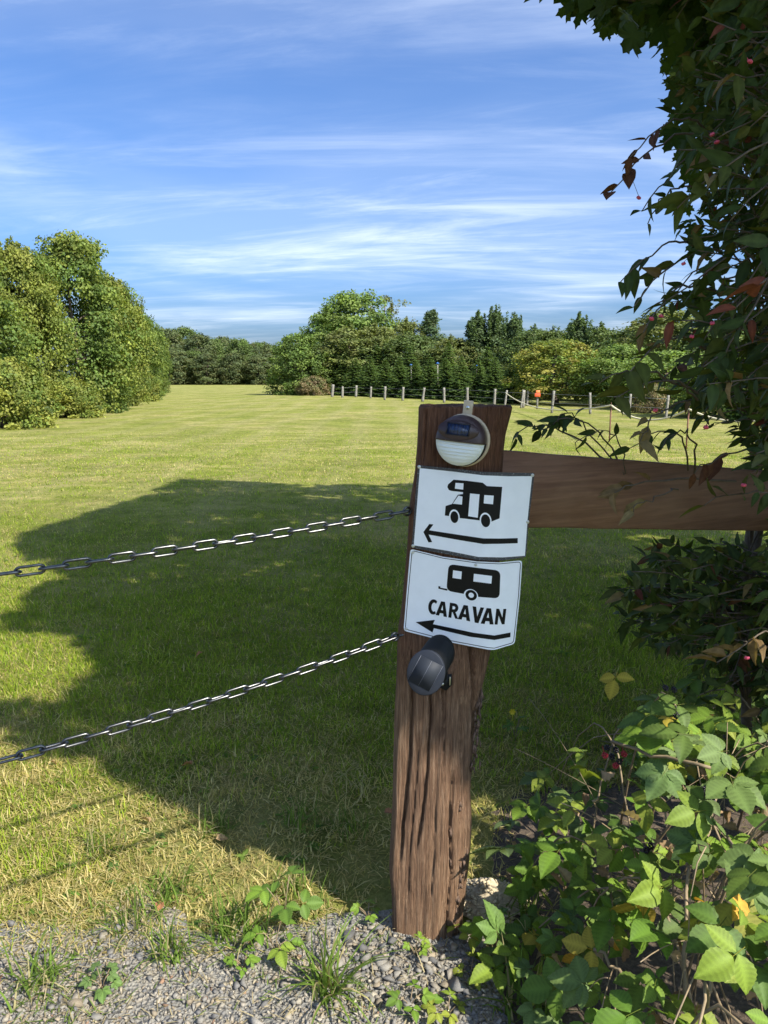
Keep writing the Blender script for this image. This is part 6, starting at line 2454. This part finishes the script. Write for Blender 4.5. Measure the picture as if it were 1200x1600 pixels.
# yellow flower
fl_ = G(800, 1130)
fl_[2] = 0.055
mb = MB()
for k in range(6):
    a_ = k * math.pi / 3
    d_ = np.array([math.cos(a_), -0.3, math.sin(a_)])
    mb.add(np.array([(0, 0, 0), d_ * 0.010 + np.array([d_[2], 0, -d_[0]]) * 0.005, d_ * 0.016, d_ * 0.010 - np.array([d_[2], 0, -d_[0]]) * 0.005]), [np.array([[0, 1, 2, 3]])])
mb.tube([(0, 0.002, 0), (0.004, 0.01, -0.06), (0.0, 0.02, -fl_[2])], 0.0012, 4)
o = mb.build('yellow_flower', M_YELLOW)
o.location = fl_
tag(o, 'small yellow flower in the shaded grass right of the post', 'flower')

# fallen leaves on the lawn
fcol = [(0.42, 0.20, 0.10), (0.40, 0.27, 0.14), (0.34, 0.16, 0.08)]
fmesh = [mesh_np('fallen_leaf', V, [Fq], np.array(c_) * C, True) for (V, Fq, C), c_ in zip(dry_sh[:3], fcol)]
for k, (px, py, lab) in enumerate([(316, 1026, 'reddish fallen leaf on the shaded lawn between the chains'), (80, 1198, 'reddish fallen leaf under the lower chain at the left'), (275, 1122, 'fallen leaf right behind the lower chain'), (300, 1205, 'brown fallen leaf on the lawn below the lower chain'), (235, 1295, 'brown fallen leaf on the sunny lawn'), (248, 1440, 'reddish fallen leaf at the gravel edge'), (5, 1540, 'reddish fallen leaf on the gravel at the left photo edge'), (338, 1322, 'pale fallen leaf beside the sunlit tuft'), (600, 1282, 'pale fallen leaf beside the left edge of the post')]):
    g = G(px, py)
    o = obj('fallen_leaf', fmesh[k % 3], M_LEAF)
    o.location = (g[0], g[1], float(H(g[0], g[1])) + 0.028)
    o.rotation_euler = (r.normal(0, 0.3), r.normal(0, 0.3), r.uniform(0, 6.28))
    o.scale = (0.042,) * 3
    tag(o, lab, 'leaf')

# heap of sandy soil at the right foot of the post
hx, hy = G(752, 1425)[:2]
na, nr_ = 40, 16
V, Fq = [(0, 0, 0.075)], []
for k in range(1, nr_ + 1):
    for a_ in range(na):
        t = k / nr_
        an = a_ * 2 * math.pi / na
        rad = 0.115 * t * (1 + 0.25 * (float(fbm(math.cos(an) * 2 + 5, math.sin(an) * 2, 0, 2)) - 0.5))
        x, y = rad * 1.1 * math.cos(an), rad * 0.9 * math.sin(an)
        z = 0.075 * (1 - t) ** 1.1 * (1 + 0.2 * math.cos(an)) + 0.026 * (float(fbm(x * 55, y * 55, 2.0, 3)) - 0.5) * (1 - t * 0.7) - 0.012 * t
        V.append((x, y, z))
for k in range(nr_ - 1):
    for a_ in range(na):
        p0 = 1 + k * na
        Fq.append((p0 + a_, p0 + na + a_, p0 + na + (a_ + 1) % na, p0 + (a_ + 1) % na))
tri = [(0, 1 + a_, 1 + (a_ + 1) % na) for a_ in range(na)]
o = obj('sand_heap', mesh_np('sand_heap', np.array(V), [np.array(Fq), np.array(tri)], smooth_shade=False), M_SAND)
mb = MB()
for k in range(420):
    an, t = r.uniform(0, 6.28), r.random() ** 0.6
    x, y = 0.125 * t * math.cos(an), 0.105 * t * math.sin(an)
    sv, svf = SHAPES[r.integers(14)]
    mb.add(sv * np.array([1, 1, 1.4]) * r.uniform(0.003, 0.011) + np.array([x, y, max(0.0, 0.075 * (1 - t) ** 1.1 + 0.002)]), [svf])
cl_ = mb.build('clods', M_SAND, o)
tag(cl_, kind='stuff')
o.location = (hx + 0.02, hy + 0.03, float(H(hx, hy)))
tag(o, 'small crumbly heap of pale sandy soil at the right foot of the post', 'sand heap')
